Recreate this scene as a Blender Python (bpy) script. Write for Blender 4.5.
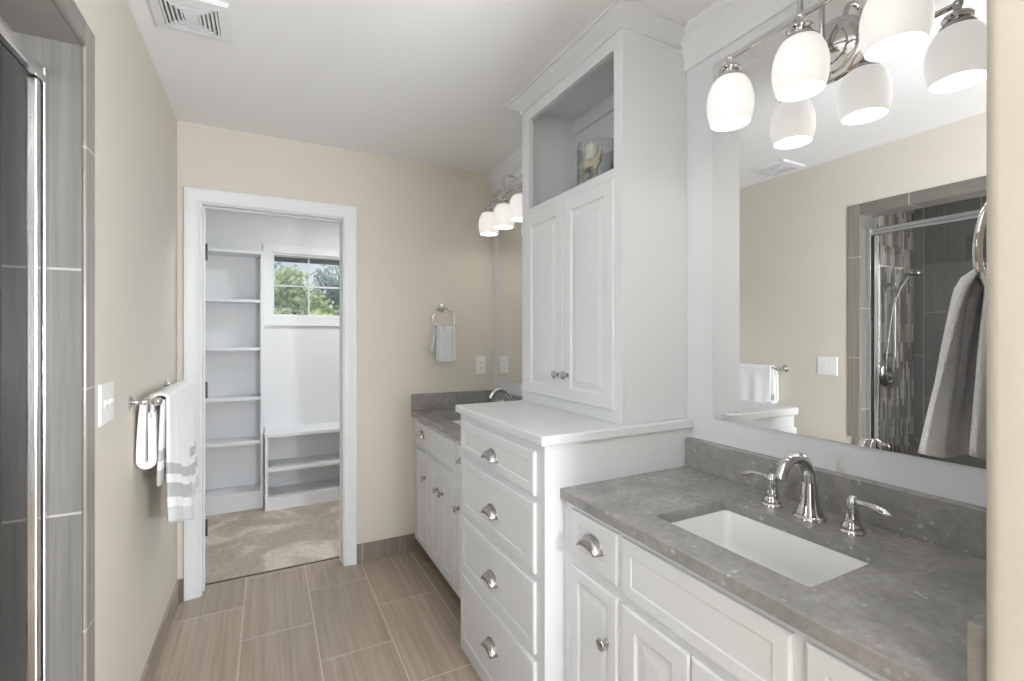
import bpy, bmesh, math, random
from mathutils import Vector, Matrix, noise
random.seed(7)
R = math.radians
PI = math.pi
for o in list(bpy.data.objects):
    bpy.data.objects.remove(o, do_unlink=True)
SC = bpy.context.scene
COL = SC.collection

# ------------------------------------------------------------------ camera
cam_d = bpy.data.cameras.new('camera')
cam = bpy.data.objects.new('camera', cam_d)
COL.objects.link(cam)
cam.location = (0, 0, 1.346)
cam.rotation_euler = (R(90), 0, R(-27.41))
cam_d.sensor_width = 36.0
cam_d.lens = 470.5 / 1024 * 36.0
cam_d.shift_y = -4.75 / 1024
cam_d.clip_start = 0.02
cam_d.clip_end = 300
SC.camera = cam

# ------------------------------------------------------------------ world, exposure
VS = SC.view_settings
VS.view_transform = 'Standard'
VS.look = 'None'
VS.gamma = 1.0
VS.exposure = 0.0
try:
    VS.use_curve_mapping = False
except Exception:
    pass
world = bpy.data.worlds.new('world')
SC.world = world
world.use_nodes = True
wn, wl = world.node_tree.nodes, world.node_tree.links
wn.clear()
wo = wn.new('ShaderNodeOutputWorld')
wb = wn.new('ShaderNodeBackground')
sky = wn.new('ShaderNodeTexSky')
sky.sky_type = 'NISHITA'
sky.sun_disc = False
sky.sun_elevation = R(48)
sky.sun_rotation = R(200)
wsc = wn.new('ShaderNodeMix'); wsc.data_type = 'RGBA'; wsc.blend_type = 'MULTIPLY'
wsc.inputs[0].default_value = 1.0
wsc.inputs[7].default_value = (0.13, 0.13, 0.13, 1)
wnz = wn.new('ShaderNodeTexNoise'); wnz.inputs['Scale'].default_value = 3.0; wnz.inputs['Detail'].default_value = 5
wmr = wn.new('ShaderNodeMapRange'); wmr.inputs[1].default_value = 0.35; wmr.inputs[2].default_value = 0.6
wmr.inputs[3].default_value = 0.35
wmx = wn.new('ShaderNodeMix'); wmx.data_type = 'RGBA'
wmx.inputs[7].default_value = (0.88, 0.89, 0.93, 1)
wl.new(sky.outputs[0], wsc.inputs[6]); wl.new(wnz.outputs[0], wmr.inputs[0])
wl.new(wmr.outputs[0], wmx.inputs[0]); wl.new(wsc.outputs[2], wmx.inputs[6])
wl.new(wmx.outputs[2], wb.inputs[0]); wb.inputs[1].default_value = 0.95
wl.new(wb.outputs[0], wo.inputs[0])


def lamp(name, kind, loc, energy, color=(1, 1, 1), rot=(0, 0, 0), size=None, size_y=None, radius=None, angle=None, spread=None):
    d = bpy.data.lights.new(name, kind)
    d.energy = energy
    d.color = color
    if kind == 'AREA':
        d.shape = 'RECTANGLE'
        d.size = size
        d.size_y = size_y or size
        if spread: d.spread = spread
    if radius is not None: d.shadow_soft_size = radius
    if angle is not None: d.angle = angle
    o = bpy.data.objects.new(name, d)
    COL.objects.link(o)
    o.location = loc
    o.rotation_euler = rot
    return o


# room dimensions (metres; camera stands at the origin, y runs into the room)
XL, YB, W, H = -0.409, 2.903, 1.361, 2.44
YF = -2.6            # wall behind the camera
HC = 0.879           # counter height

# daylight sun for the garden; the rest are added fills: window behind the camera,
# near ceiling, bare side light, shower side and closet
lamp('garden_sun', 'SUN', (0, 0, 12), 5.0, (1.0, 0.96, 0.88), (R(-42), R(12), 0), angle=R(1))
lamp('added_window_fill', 'AREA', (1.75, YF + 0.06, 1.40), 42, (0.90, 0.95, 1.0), (R(90), 0, R(20)), size=0.8, size_y=1.7)  # added fill, aimed in from the unseen window
lamp('added_ceiling_fill', 'AREA', (-0.15, -1.30, H - 0.09), 12, (0.91, 0.955, 1.0), (0, 0, 0), size=0.34)  # added overhead fill behind the camera
lamp('added_side_fill', 'POINT', (0.80, -0.50, 1.25), 152, (0.90, 0.95, 1.0), radius=0.12)  # main added fill, a bare point with no fixture
lamp('added_shower_fill', 'AREA', (-1.36, 0.745, 1.50), 14, (0.90, 0.95, 1.0), (0, R(-90), 0), size=0.80, size_y=0.49)  # added fill from the shower side for the cabinet fronts
lamp('added_closet_fill', 'AREA', (0.75, 3.45, H - 0.09), 14.5, (0.95, 0.98, 1.0), (0, 0, 0), size=0.34)  # added overhead fill for the closet

# ------------------------------------------------------------------ materials
def srgb(r, g, b):
    def f(c):
        c /= 255.0
        return c / 12.92 if c <= 0.04045 else ((c + 0.055) / 1.055) ** 2.4
    return (f(r), f(g), f(b), 1)


class Mat:
    def __init__(s, name):
        s.m = bpy.data.materials.new(name)
        s.m.use_nodes = True
        s.n, s.l = s.m.node_tree.nodes, s.m.node_tree.links
        s.n.clear()
        s.out = s.n.new('ShaderNodeOutputMaterial')
        s.p = s.n.new('ShaderNodeBsdfPrincipled')
        s.l.new(s.p.outputs[0], s.out.inputs[0])
    def set(s, **k):
        names = dict(color='Base Color', rough='Roughness', metal='Metallic', spec='Specular IOR Level',
                     coat='Coat Weight', sheen='Sheen Weight', ior='IOR', alpha='Alpha', sss='Subsurface Weight')
        for a, v in k.items():
            s.p.inputs[names[a]].default_value = v
        return s
    def node(s, t, **k):
        n = s.n.new(t)
        for a, v in k.items(): setattr(n, a, v)
        return n
    def pos(s, scale=(1, 1, 1), loc=(0, 0, 0), obj=False):
        if obj:
            g = s.node('ShaderNodeTexCoord').outputs['Object']
        else:
            g = s.node('ShaderNodeNewGeometry').outputs['Position']
        mp = s.node('ShaderNodeMapping')
        mp.inputs['Scale'].default_value = scale
        mp.inputs['Location'].default_value = loc
        s.l.new(g, mp.inputs[0])
        return mp.outputs[0]
    def swz(s, a, b, off=(0, 0)):
        """vector (world axis a - off0, world axis b - off1, 0)"""
        g = s.node('ShaderNodeNewGeometry').outputs['Position']
        sp = s.node('ShaderNodeSeparateXYZ'); s.l.new(g, sp.inputs[0])
        cb = s.node('ShaderNodeCombineXYZ')
        for i, ax in enumerate((a, b)):
            mt = s.node('ShaderNodeMath', operation='SUBTRACT')
            s.l.new(sp.outputs['XYZ'.index(ax)], mt.inputs[0]); mt.inputs[1].default_value = off[i]
            s.l.new(mt.outputs[0], cb.inputs[i])
        return cb.outputs[0]
    def noise(s, vec, scale, detail=3, rough=0.5, dist=0):
        t = s.node('ShaderNodeTexNoise')
        t.inputs['Scale'].default_value = scale; t.inputs['Detail'].default_value = detail
        t.inputs['Roughness'].default_value = rough; t.inputs['Distortion'].default_value = dist
        if vec is not None: s.l.new(vec, t.inputs['Vector'])
        return t.outputs[0]
    def ramp(s, fac, stops, interp='LINEAR'):
        r = s.node('ShaderNodeValToRGB')
        r.color_ramp.interpolation = interp
        e = r.color_ramp.elements
        while len(e) > 1: e.remove(e[-1])
        e[0].position = stops[0][0]; e[0].color = stops[0][1]
        for p, c in stops[1:]:
            x = e.new(p); x.color = c
        s.l.new(fac, r.inputs[0])
        return r.outputs[0]
    def mix(s, fac, a, b, mode='MIX'):
        n = s.node('ShaderNodeMix', data_type='RGBA', blend_type=mode)
        for sock, v in ((0, fac), (6, a), (7, b)):
            if hasattr(v, 'links') or hasattr(v, 'is_linked'): s.l.new(v, n.inputs[sock])
            else: n.inputs[sock].default_value = v
        return n.outputs[2]
    def color(s, sock):
        s.l.new(sock, s.p.inputs['Base Color']); return s
    def bump(s, h, strength=0.2, dist=0.002):
        b = s.node('ShaderNodeBump')
        b.inputs['Strength'].default_value = strength; b.inputs['Distance'].default_value = dist
        s.l.new(h, b.inputs['Height']); s.l.new(b.outputs[0], s.p.inputs['Normal'])
        return s


def plain(name, col, rough=0.5, **k):
    return Mat(name).set(color=col, rough=rough, **k).m


def paint(name, col, rough=0.55, bs=0.08):
    m = Mat(name).set(color=col, rough=rough)
    m.bump(m.noise(m.pos(), 220, 2), bs, 0.001)
    return m.m


def tile_mat(name, c1, c2, grout, axes, off, bw, rh, mortar=0.003, offset=0.5, streak=(1, 60), amount=0.35, rough=0.32):
    m = Mat(name)
    v = m.swz(axes[0], axes[1], off)
    br = m.node('ShaderNodeTexBrick')
    br.offset = offset; br.offset_frequency = 2; br.squash = 1.0
    m.l.new(v, br.inputs['Vector'])
    br.inputs['Color1'].default_value = c1; br.inputs['Color2'].default_value = c2
    br.inputs['Mortar'].default_value = grout
    br.inputs['Scale'].default_value = 1.0; br.inputs['Mortar Size'].default_value = mortar
    br.inputs['Mortar Smooth'].default_value = 0.1; br.inputs['Bias'].default_value = 0.0
    br.inputs['Brick Width'].default_value = bw; br.inputs['Row Height'].default_value = rh
    mp = m.node('ShaderNodeMapping'); mp.inputs['Scale'].default_value = (streak[0], streak[1], 1)
    m.l.new(v, mp.inputs[0])
    # shift the grain from tile to tile
    add = m.node('ShaderNodeVectorMath', operation='ADD')
    m.l.new(mp.outputs[0], add.inputs[0])
    sc = m.node('ShaderNodeVectorMath', operation='SCALE'); sc.inputs['Scale'].default_value = 37.0
    m.l.new(br.outputs['Color'], sc.inputs[0]); m.l.new(sc.outputs[0], add.inputs[1])
    n = m.noise(add.outputs[0], 1.0, 6, 0.62, 0.3)
    sh = m.ramp(n, [(0.25, (1 - amount, 1 - amount, 1 - amount, 1)), (0.5, (1, 1, 1, 1)), (0.75, (1 + amount * .8,) * 3 + (1,))])
    body = m.mix(1.0, br.outputs['Color'], sh, 'MULTIPLY')
    m.color(m.mix(br.outputs['Fac'], body, grout))
    m.set(rough=rough)
    inv = m.node('ShaderNodeMath', operation='SUBTRACT'); inv.inputs[0].default_value = 1.0
    m.l.new(br.outputs['Fac'], inv.inputs[1])
    m.bump(inv.outputs[0], 0.35, 0.002)
    return m.m


M = {}
M['white'] = paint('white_lacquer', srgb(221, 223, 226), 0.38, 0.02)
M['trimwhite'] = paint('white_trim_paint', srgb(230, 231, 233), 0.42, 0.03)
M['panelwhite'] = paint('white_wall_paint', srgb(224, 226, 229), 0.5, 0.05)
M['ceiling'] = paint('ceiling_paint', srgb(240, 240, 241), 0.9, 0.25)
M['beige'] = paint('greige_wall_paint', srgb(218, 212, 199), 0.6, 0.12)
M['closetwall'] = paint('closet_wall_paint', srgb(228, 229, 231), 0.6, 0.08)
M['floor'] = tile_mat('floor_tile', srgb(172, 156, 140), srgb(160, 145, 130), srgb(200, 188, 172), 'YX', (-0.61, -0.405), 0.6, 0.2985, 0.0028, 0.5, (1.6, 55), 0.27, 0.16)
M['base_back'] = tile_mat('baseboard_tile_back', srgb(140, 128, 118), srgb(130, 118, 109), srgb(190, 178, 162), 'ZX', (-0.002, -0.1), 0.4, 0.6, 0.0028, 0.5, (1.6, 60), 0.3, 0.35)
M['base_left'] = tile_mat('baseboard_tile_left', srgb(158, 144, 130), srgb(148, 135, 122), srgb(190, 178, 162), 'YZ', (0.1, -0.05), 0.6, 0.4, 0.0028, 0.5, (1.6, 55), 0.25, 0.35)
tg1, tg2, tgg = srgb(124, 122, 119), srgb(114, 112, 109), srgb(178, 175, 169)
M['jamb'] = tile_mat('shower_tile_jamb', tg1, tg2, tgg, 'ZX', (0.309, -1.9), 0.6, 2.0, 0.003, 0.0, (2, 70), 0.25, 0.3)
M['border'] = tile_mat('shower_tile_border', srgb(146, 139, 131), srgb(138, 131, 124), tgg, 'ZY', (0.014, -3), 0.6, 4.7, 0.003, 0.0, (2, 70), 0.2, 0.25)
M['borderh'] = tile_mat('shower_tile_head', srgb(124, 119, 113), srgb(116, 111, 106), tgg, 'YZ', (0.084, 1.0), 0.6, 2.0, 0.003, 0.0, (2, 70), 0.2, 0.25)
M['shower_end'] = tile_mat('shower_tile_end', tg1, tg2, tgg, 'ZX', (0.309, -1.9), 0.6, 0.3, 0.003, 0.5, (2, 70), 0.25, 0.3)
M['shower_side'] = tile_mat('shower_tile_side', tg1, tg2, tgg, 'ZY', (0.309, -0.2), 0.6, 0.3, 0.003, 0.5, (2, 70), 0.25, 0.3)


def mosaic():
    m = Mat('shower_stick_mosaic')
    v = m.swz('Z', 'X', (0, -2))
    br = m.node('ShaderNodeTexBrick'); br.offset = 0.37; br.offset_frequency = 3
    m.l.new(v, br.inputs['Vector'])
    br.inputs['Color1'].default_value = srgb(112, 100, 88); br.inputs['Color2'].default_value = srgb(222, 216, 206)
    br.inputs['Mortar'].default_value = srgb(110, 102, 94)
    br.inputs['Scale'].default_value = 1; br.inputs['Mortar Size'].default_value = 0.0016
    br.inputs['Brick Width'].default_value = 0.13; br.inputs['Row Height'].default_value = 0.026; br.inputs['Bias'].default_value = -0.2
    m.color(br.outputs['Color']).set(rough=0.45)
    return m.m


M['mosaic'] = mosaic()


def quartz():
    m = Mat('grey_quartz')
    v = m.pos()
    n1 = m.noise(v, 9, 5, 0.6, 0.4)
    base = m.ramp(n1, [(0.3, srgb(142, 141, 140)), (0.5, srgb(156, 154, 153)), (0.72, srgb(170, 168, 166))])
    n2 = m.noise(v, 60, 3, 0.6)
    base = m.mix(m.ramp(n2, [(0.42, (0, 0, 0, 1)), (0.62, (0.45, 0.45, 0.45, 1))]), base, srgb(134, 131, 128))
    vo = m.node('ShaderNodeTexVoronoi'); vo.inputs['Scale'].default_value = 46
    m.l.new(v, vo.inputs['Vector'])
    msk = m.ramp(vo.outputs['Distance'], [(0.0, (1, 1, 1, 1)), (0.16, (0.7, 0.7, 0.7, 1)), (0.24, (0, 0, 0, 1))])
    n3 = m.noise(v, 15, 2)
    msk = m.mix(1.0, msk, m.ramp(n3, [(0.5, (0, 0, 0, 1)), (0.62, (1, 1, 1, 1))]), 'MULTIPLY')
    m.color(m.mix(msk, base, srgb(196, 194, 190))).set(rough=0.24)
    return m.m


M['quartz'] = quartz()


def carpet():
    m = Mat('beige_carpet')
    v = m.pos()
    n1 = m.noise(v, 2.6, 3, 0.5, 1.2)
    n2 = m.noise(v, 130, 3, 0.7)
    n3 = m.noise(v, 28, 3, 0.7)
    c = m.ramp(n1, [(0.40, srgb(184, 172, 157)), (0.52, srgb(196, 184, 169)), (0.60, srgb(218, 208, 193))])
    c = m.mix(1.0, c, m.ramp(n2, [(0.3, (0.72, 0.72, 0.72, 1)), (0.7, (1.2, 1.2, 1.2, 1))]), 'MULTIPLY')
    c = m.mix(1.0, c, m.ramp(n3, [(0.3, (0.86, 0.86, 0.86, 1)), (0.7, (1.1, 1.1, 1.1, 1))]), 'MULTIPLY')
    m.color(c).set(rough=0.95)
    m.bump(n2, 0.7, 0.006)
    return m.m


M['carpet'] = carpet()
M['chrome'] = plain('polished_chrome', (0.66, 0.655, 0.65, 1), 0.06, metal=1.0)
M['nickel'] = plain('brushed_nickel', (0.50, 0.485, 0.465, 1), 0.26, metal=1.0)
M['alu'] = plain('bright_aluminium', (0.80, 0.80, 0.80, 1), 0.16, metal=1.0)
M['dark'] = plain('dark_rubber_seal', srgb(28, 28, 30), 0.5)
M['ventgap'] = plain('vent_gap_grey', srgb(150, 150, 150), 0.9)
M['void'] = plain('dark_hollow', srgb(60, 60, 60), 0.9)
M['hinge'] = plain('dark_bronze', srgb(92, 90, 88), 0.4, metal=0.6)
M['mirror'] = plain('mirror_silver', (0.90, 0.905, 0.905, 1), 0.0, metal=1.0)
M['porcelain'] = plain('white_porcelain', srgb(240, 240, 240), 0.12, coat=0.3)
M['plastic'] = plain('white_plastic', srgb(240, 240, 238), 0.35)
M['wax'] = plain('white_wax', srgb(238, 236, 228), 0.5, sss=0.1)
M['absorber'] = plain('added_dark_absorber', srgb(92, 78, 66), 0.5)  # dark tone of the added door, soaks up bounce light
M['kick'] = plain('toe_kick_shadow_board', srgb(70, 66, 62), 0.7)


def thin_glass(name, tint=(1, 1, 1, 1), rough=0.0, refl=1.0):
    m = Mat(name)
    m.n.remove(m.p)
    tr = m.node('ShaderNodeBsdfTransparent'); tr.inputs[0].default_value = tint
    gl = m.node('ShaderNodeBsdfGlossy'); gl.inputs['Roughness'].default_value = rough
    fr = m.node('ShaderNodeFresnel'); fr.inputs[0].default_value = 1.5
    mt = m.node('ShaderNodeMath', operation='MULTIPLY'); mt.inputs[1].default_value = refl
    m.l.new(fr.outputs[0], mt.inputs[0])
    mx = m.node('ShaderNodeMixShader')
    m.l.new(mt.outputs[0], mx.inputs[0]); m.l.new(tr.outputs[0], mx.inputs[1]); m.l.new(gl.outputs[0], mx.inputs[2])
    m.l.new(mx.outputs[0], m.out.inputs[0])
    return m.m


M['pane'] = thin_glass('window_glass', (0.96, 0.97, 0.97, 1))
M['showerglass'] = thin_glass('shower_glass', (0.93, 0.94, 0.935, 1), 0.0, 1.8)
M['vaseglass'] = thin_glass('clear_glass', (0.92, 0.925, 0.925, 1), 0.0, 0.55)


def opal(name, e, col, through=0.0):
    m = Mat(name).set(color=(0.66, 0.655, 0.64, 1), rough=0.3)
    m.p.inputs['Emission Color'].default_value = col
    m.p.inputs['Emission Strength'].default_value = e
    if through:
        tr = m.node('ShaderNodeBsdfTransparent'); mx = m.node('ShaderNodeMixShader')
        mx.inputs[0].default_value = through
        m.l.new(m.p.outputs[0], mx.inputs[1]); m.l.new(tr.outputs[0], mx.inputs[2]); m.l.new(mx.outputs[0], m.out.inputs[0])
    return m.m


M['opal'] = opal('opal_glass', 0.50, (1.0, 0.965, 0.92, 1))
M['opal_in'] = opal('opal_glass_inside', 0.4, (1.0, 0.97, 0.92, 1))
M['added_diffuser'] = opal('added_lit_diffuser', 1.5, (1.0, 0.97, 0.93, 1))  # glow of the added ceiling lights and shower pane


def terry(name, c, scale=420, amp=0.9, k=0.86):
    m = Mat(name).set(rough=0.95, sheen=0.3)
    v = m.pos()
    n = m.noise(v, scale, 2, 0.7)
    d = tuple(x * k for x in c[:3]) + (1,)
    m.color(m.ramp(n, [(0.3, d), (0.6, c)]))
    m.bump(n, amp, 0.004)
    return m


M['towel_grey'] = terry('grey_terry', srgb(240, 241, 245), 420, 1.0, 0.84).m
M['towel_pale'] = terry('pale_grey_terry', srgb(232, 233, 237), 300).m


def striped():
    m = terry('white_striped_terry', srgb(250, 250, 250), 260, 0.5)
    uv = m.node('ShaderNodeUVMap')
    sp = m.node('ShaderNodeSeparateXYZ'); m.l.new(uv.outputs[0], sp.inputs[0])
    w, g, lg = (1, 1, 1, 1), srgb(196, 196, 197), srgb(222, 223, 226)
    c = m.ramp(sp.outputs[1], [(0.0, lg), (0.052, w), (0.088, g), (0.138, w), (0.168, g), (0.21, w)], 'CONSTANT')
    old = m.p.inputs['Base Color'].links[0].from_socket
    m.color(m.mix(1.0, old, c, 'MULTIPLY'))
    return m.m


M['towel_striped'] = striped()


def leafmat(name, a, b):
    m = Mat(name).set(rough=0.6)
    m.color(m.ramp(m.noise(m.pos(), 1.7, 4, 0.7), [(0.3, a), (0.7, b)]))
    tr = m.node('ShaderNodeBsdfTranslucent'); tr.inputs[0].default_value = b
    mx = m.node('ShaderNodeMixShader'); mx.inputs[0].default_value = 0.35
    m.l.new(m.p.outputs[0], mx.inputs[1]); m.l.new(tr.outputs[0], mx.inputs[2]); m.l.new(mx.outputs[0], m.out.inputs[0])
    return m.m


M['leaf1'] = leafmat('green_leaves', srgb(120, 150, 118), srgb(206, 220, 180))
M['leaf2'] = leafmat('blue_green_leaves', srgb(112, 138, 156), srgb(186, 204, 208))
M['leaf3'] = leafmat('yellow_green_leaves', srgb(170, 188, 134), srgb(232, 238, 196))
M['bark'] = plain('bark', srgb(96, 84, 72), 0.9)
M['grass'] = plain('lawn', srgb(104, 128, 78), 0.9)
M['eave'] = plain('eave_board', srgb(112, 118, 134), 0.7)


def shellmat(name, a, b, s=60):
    m = Mat(name).set(rough=0.4)
    m.color(m.ramp(m.noise(m.pos(), s, 3), [(0.35, a), (0.65, b)]))
    return m.m


M['shell1'] = shellmat('cream_shell', srgb(196, 184, 158), srgb(240, 232, 212))
M['shell2'] = shellmat('tan_shell', srgb(168, 146, 112), srgb(228, 214, 186))
M['shell3'] = shellmat('grey_blue_shell', srgb(84, 92, 110), srgb(216, 214, 208), 35)

# ------------------------------------------------------------------ mesh helpers
WLOC = {}


class MB:
    def __init__(s):
        s.b = bmesh.new()
        s.uv = None

    def v(s, p): return s.b.verts.new(p)

    def f(s, vs):
        try: return s.b.faces.new(vs)
        except ValueError: return None

    def box(s, x0, x1, y0, y1, z0, z1):
        p = [s.v((x, y, z)) for x in (x0, x1) for y in (y0, y1) for z in (z0, z1)]
        for q in ((0, 1, 3, 2), (4, 6, 7, 5), (0, 4, 5, 1), (2, 3, 7, 6), (0, 2, 6, 4), (1, 5, 7, 3)):
            s.f([p[i] for i in q])
        return s

    def rings(s, loops, cap0=True, cap1=True, closed=True):
        """loops: lists of points of equal length, skinned one to the next"""
        L = [[s.v(p) for p in lp] for lp in loops]
        n = len(L[0])
        for a, b in zip(L, L[1:]):
            for i in range(n if closed else n - 1):
                s.f([a[i], a[(i + 1) % n], b[(i + 1) % n], b[i]])
        if cap0: s.f(list(reversed(L[0])))
        if cap1: s.f(L[-1])
        return s

    def lathe(s, prof, origin, axis='Z', n=28, sx=1.0, sy=1.0, cap=True):
        """prof: (radius, height) pairs along the axis"""
        loops = []
        for r, h in prof:
            lp = []
            for i in range(n):
                a = 2 * PI * i / n
                c, d = r * math.cos(a) * sx, r * math.sin(a) * sy
                p = {'Z': (c, d, h), 'X': (h, c, d), '-X': (-h, c, d), 'Y': (c, h, d), '-Y': (c, -h, d)}[axis]
                lp.append(Vector(origin) + Vector(p))
            loops.append(lp)
        return s.rings(loops, cap, cap)

    def tube(s, pts, rad, n=14, cap=True, closed=False):
        pts = [Vector(p) for p in pts]
        m = len(pts)
        rads = rad if isinstance(rad, (list, tuple)) else [rad] * m
        t0 = (pts[1] - pts[0]).normalized()
        up = Vector((0, 0, 1)) if abs(t0.z) < 0.9 else Vector((1, 0, 0))
        nrm = t0.cross(up).normalized()
        loops = []
        for i, p in enumerate(pts):
            if closed: t = (pts[(i + 1) % m] - pts[i - 1]).normalized()
            elif i == 0: t = (pts[1] - p).normalized()
            elif i == m - 1: t = (p - pts[i - 1]).normalized()
            else: t = (pts[i + 1] - pts[i - 1]).normalized()
            nrm = (nrm - t * nrm.dot(t)).normalized()
            bn = t.cross(nrm)
            loops.append([p + (nrm * math.cos(2 * PI * k / n) + bn * math.sin(2 * PI * k / n)) * rads[i] for k in range(n)])
        if closed:
            loops.append(loops[0])
            return s.rings(loops, False, False)
        return s.rings(loops, cap, cap)

    def ball(s, c, r, sx=1, sy=1, sz=1, n=18):
        m = n // 2
        prof = [(max(r * math.sin(PI * i / m), 1e-5), -r * math.cos(PI * i / m) * sz) for i in range(m + 1)]
        return s.lathe(prof, c, 'Z', n, sx, sy)

    def front(s, xb, y0, y1, z0, z1, steps):
        """a -X facing panel: concentric rectangles (inset, outward)"""
        loops = []
        for ins, out in steps:
            x = xb - out
            loops.append([(x, y0 + ins, z0 + ins), (x, y1 - ins, z0 + ins), (x, y1 - ins, z1 - ins), (x, y0 + ins, z1 - ins)])
        return s.rings(loops)

    def prism(s, poly, axis, a, b):
        """poly in the two other axes, extruded on axis from a to b"""
        def P(u, w, h):
            return {'X': (h, u, w), 'Y': (u, h, w), 'Z': (u, w, h)}[axis]
        return s.rings([[P(u, w, a) for u, w in poly], [P(u, w, b) for u, w in poly]])

    def build(s, name, mat, parent=None, smooth=False, bevel=0, solid=0, label=None, cat=None, group=None, kind=None, subsurf=0, origin=None, normals=True):
        b = s.b
        bmesh.ops.remove_doubles(b, verts=b.verts, dist=1e-6)
        if normals: bmesh.ops.recalc_face_normals(b, faces=b.faces)
        xs = [v.co for v in b.verts]
        lo = Vector((min(c[i] for c in xs) for i in range(3)))
        hi = Vector((max(c[i] for c in xs) for i in range(3)))
        org = Vector(origin) if origin else Vector(((lo.x + hi.x) / 2, (lo.y + hi.y) / 2, lo.z))
        for v in b.verts: v.co -= org
        if smooth:
            ang = R(smooth if not isinstance(smooth, bool) else 38)
            for f in b.faces: f.smooth = True
            for e in b.edges:
                e.smooth = not (len(e.link_faces) == 2 and e.calc_face_angle(0) > ang)
        me = bpy.data.meshes.new(name)
        b.to_mesh(me); b.free()
        me.materials.append(mat)
        o = bpy.data.objects.new(name, me)
        COL.objects.link(o)
        if parent is not None:
            o.parent = parent
            o.location = org - WLOC[parent.name]
        else:
            o.location = org
        WLOC[o.name] = org
        if solid:
            md = o.modifiers.new('solid', 'SOLIDIFY'); md.thickness = solid; md.offset = 0
        if bevel:
            md = o.modifiers.new('bevel', 'BEVEL'); md.width = bevel; md.segments = 2
            md.limit_method = 'ANGLE'; md.angle_limit = R(40)
        if subsurf:
            md = o.modifiers.new('sub', 'SUBSURF'); md.levels = subsurf; md.render_levels = subsurf
        tag(o, label, cat, group, kind)
        return o


def tag(o, label=None, cat=None, group=None, kind=None):
    if label: o['label'] = label
    if cat: o['category'] = cat
    if group: o['group'] = group
    if kind: o['kind'] = kind
    return o


def thing(name, loc, label, cat, group=None):
    o = bpy.data.objects.new(name, None)
    o.empty_display_size = 0.05
    COL.objects.link(o)
    o.location = loc
    WLOC[o.name] = Vector(loc)
    return tag(o, label, cat, group)


def copy_tree(o, shift, label=None, parent=None, wl=None):
    c = o.copy()
    COL.objects.link(c)
    if parent is None:
        c.location = o.location + Vector(shift)
        if label: c['label'] = label
    else:
        c.parent = parent
    for ch in list(o.children):
        copy_tree(ch, shift, None, c)
    return c


def struct(mb, name, mat, **k):
    return mb.build(name, mat, kind='structure', **k)


def arc(cx, cz, r, a0, a1, n):
    return [(cx + r * math.cos(R(a0 + (a1 - a0) * i / n)), cz + r * math.sin(R(a0 + (a1 - a0) * i / n))) for i in range(n + 1)]


def rrect(x0, x1, y0, y1, r, n=5):
    pts = []
    for cx, cy, a in ((x1 - r, y1 - r, 0), (x0 + r, y1 - r, 90), (x0 + r, y0 + r, 180), (x1 - r, y0 + r, 270)):
        pts += arc(cx, cy, r, a, a + 90, n)
    return pts


# ------------------------------------------------------------------ the setting
SH_Y0, SH_Y1, SH_Z0, SH_Z1 = 0.62, 1.523, 0.10, 2.062     # shower opening, finished
WT = 0.138
# floor, carpet, ceilings
struct(MB().box(XL - WT, 2.3, YF - 0.1, 3.023, -0.1, 0.0), 'floor', M['floor'])
struct(MB().box(-0.75, 1.6, 3.023, 4.5, -0.1, 0.006), 'floor_closet', M['carpet'], bevel=0.004)
struct(MB().box(-1.6, 2.3, YF - 0.1, 4.52, H, H + 0.1), 'ceiling', M['ceiling'])
# left wall around the shower opening
m = MB()
m.box(XL - WT, XL, YF, SH_Y0 - 0.01, 0, H)
m.box(XL - WT, XL, SH_Y1 + 0.01, YB + 0.12, 0, H)
m.box(XL - WT, XL, SH_Y0 - 0.01, SH_Y1 + 0.01, SH_Z1 + 0.01, H)
struct(m, 'wall_left', M['beige'])
# back wall with the closet doorway (opening x -0.299..0.379, z 0..2.025)
DX0, DX1, DZ = -0.304, 0.388, 2.030
m = MB()
m.box(XL, DX0 - 0.018, YB, YB + 0.12, 0, H)
m.box(DX1 + 0.018, W + 0.12, YB, YB + 0.12, 0, H)
m.box(DX0 - 0.018, DX1 + 0.018, YB, YB + 0.12, DZ + 0.018, H)
struct(m, 'wall_back', M['beige'])
struct(MB().box(W, W + 0.12, 0.247, YB, 0, H), 'wall_right', M['panelwhite'])
# stub wall beside the near vanity with rounded drywall corner
sx0, sy0, sy1, rr = 0.777, 0.125, 0.247, 0.016
poly = [(2.3, sy0), (2.3, sy1)] + [(sx0 + rr + rr * math.cos(a), sy1 - rr + rr * math.sin(a)) for a in [R(90 + 15 * i) for i in range(7)]] \
       + [(sx0 + rr + rr * math.cos(a), sy0 + rr + rr * math.sin(a)) for a in [R(180 + 15 * i) for i in range(7)]]
struct(MB().prism(poly, 'Z', 0, H), 'wall_stub', M['beige'], smooth=True)
struct(MB().box(2.3, 2.42, YF, sy1, 0, H), 'wall_right_near', M['beige'])
# wall behind the camera, with an unseen window added for the fill
fx0, fx1, fz0, fz1 = 1.25, 2.25, 0.5, 2.3
m = MB()
m.box(XL - WT, fx0, YF - 0.12, YF, 0, H); m.box(fx1, 2.42, YF - 0.12, YF, 0, H)
m.box(fx0, fx1, YF - 0.12, YF, 0, fz0); m.box(fx0, fx1, YF - 0.12, YF, fz1, H)
struct(m, 'wall_front', M['panelwhite'])
m = MB()
m.box(fx0, fx0 + 0.05, YF - 0.1, YF - 0.03, fz0, fz1); m.box(fx1 - 0.05, fx1, YF - 0.1, YF - 0.03, fz0, fz1)
m.box(fx0 + 0.05, fx1 - 0.05, YF - 0.1, YF - 0.03, fz0, fz0 + 0.05); m.box(fx0 + 0.05, fx1 - 0.05, YF - 0.1, YF - 0.03, fz1 - 0.05, fz1)
w2 = struct(m, 'added_window', M['trimwhite'])
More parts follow.
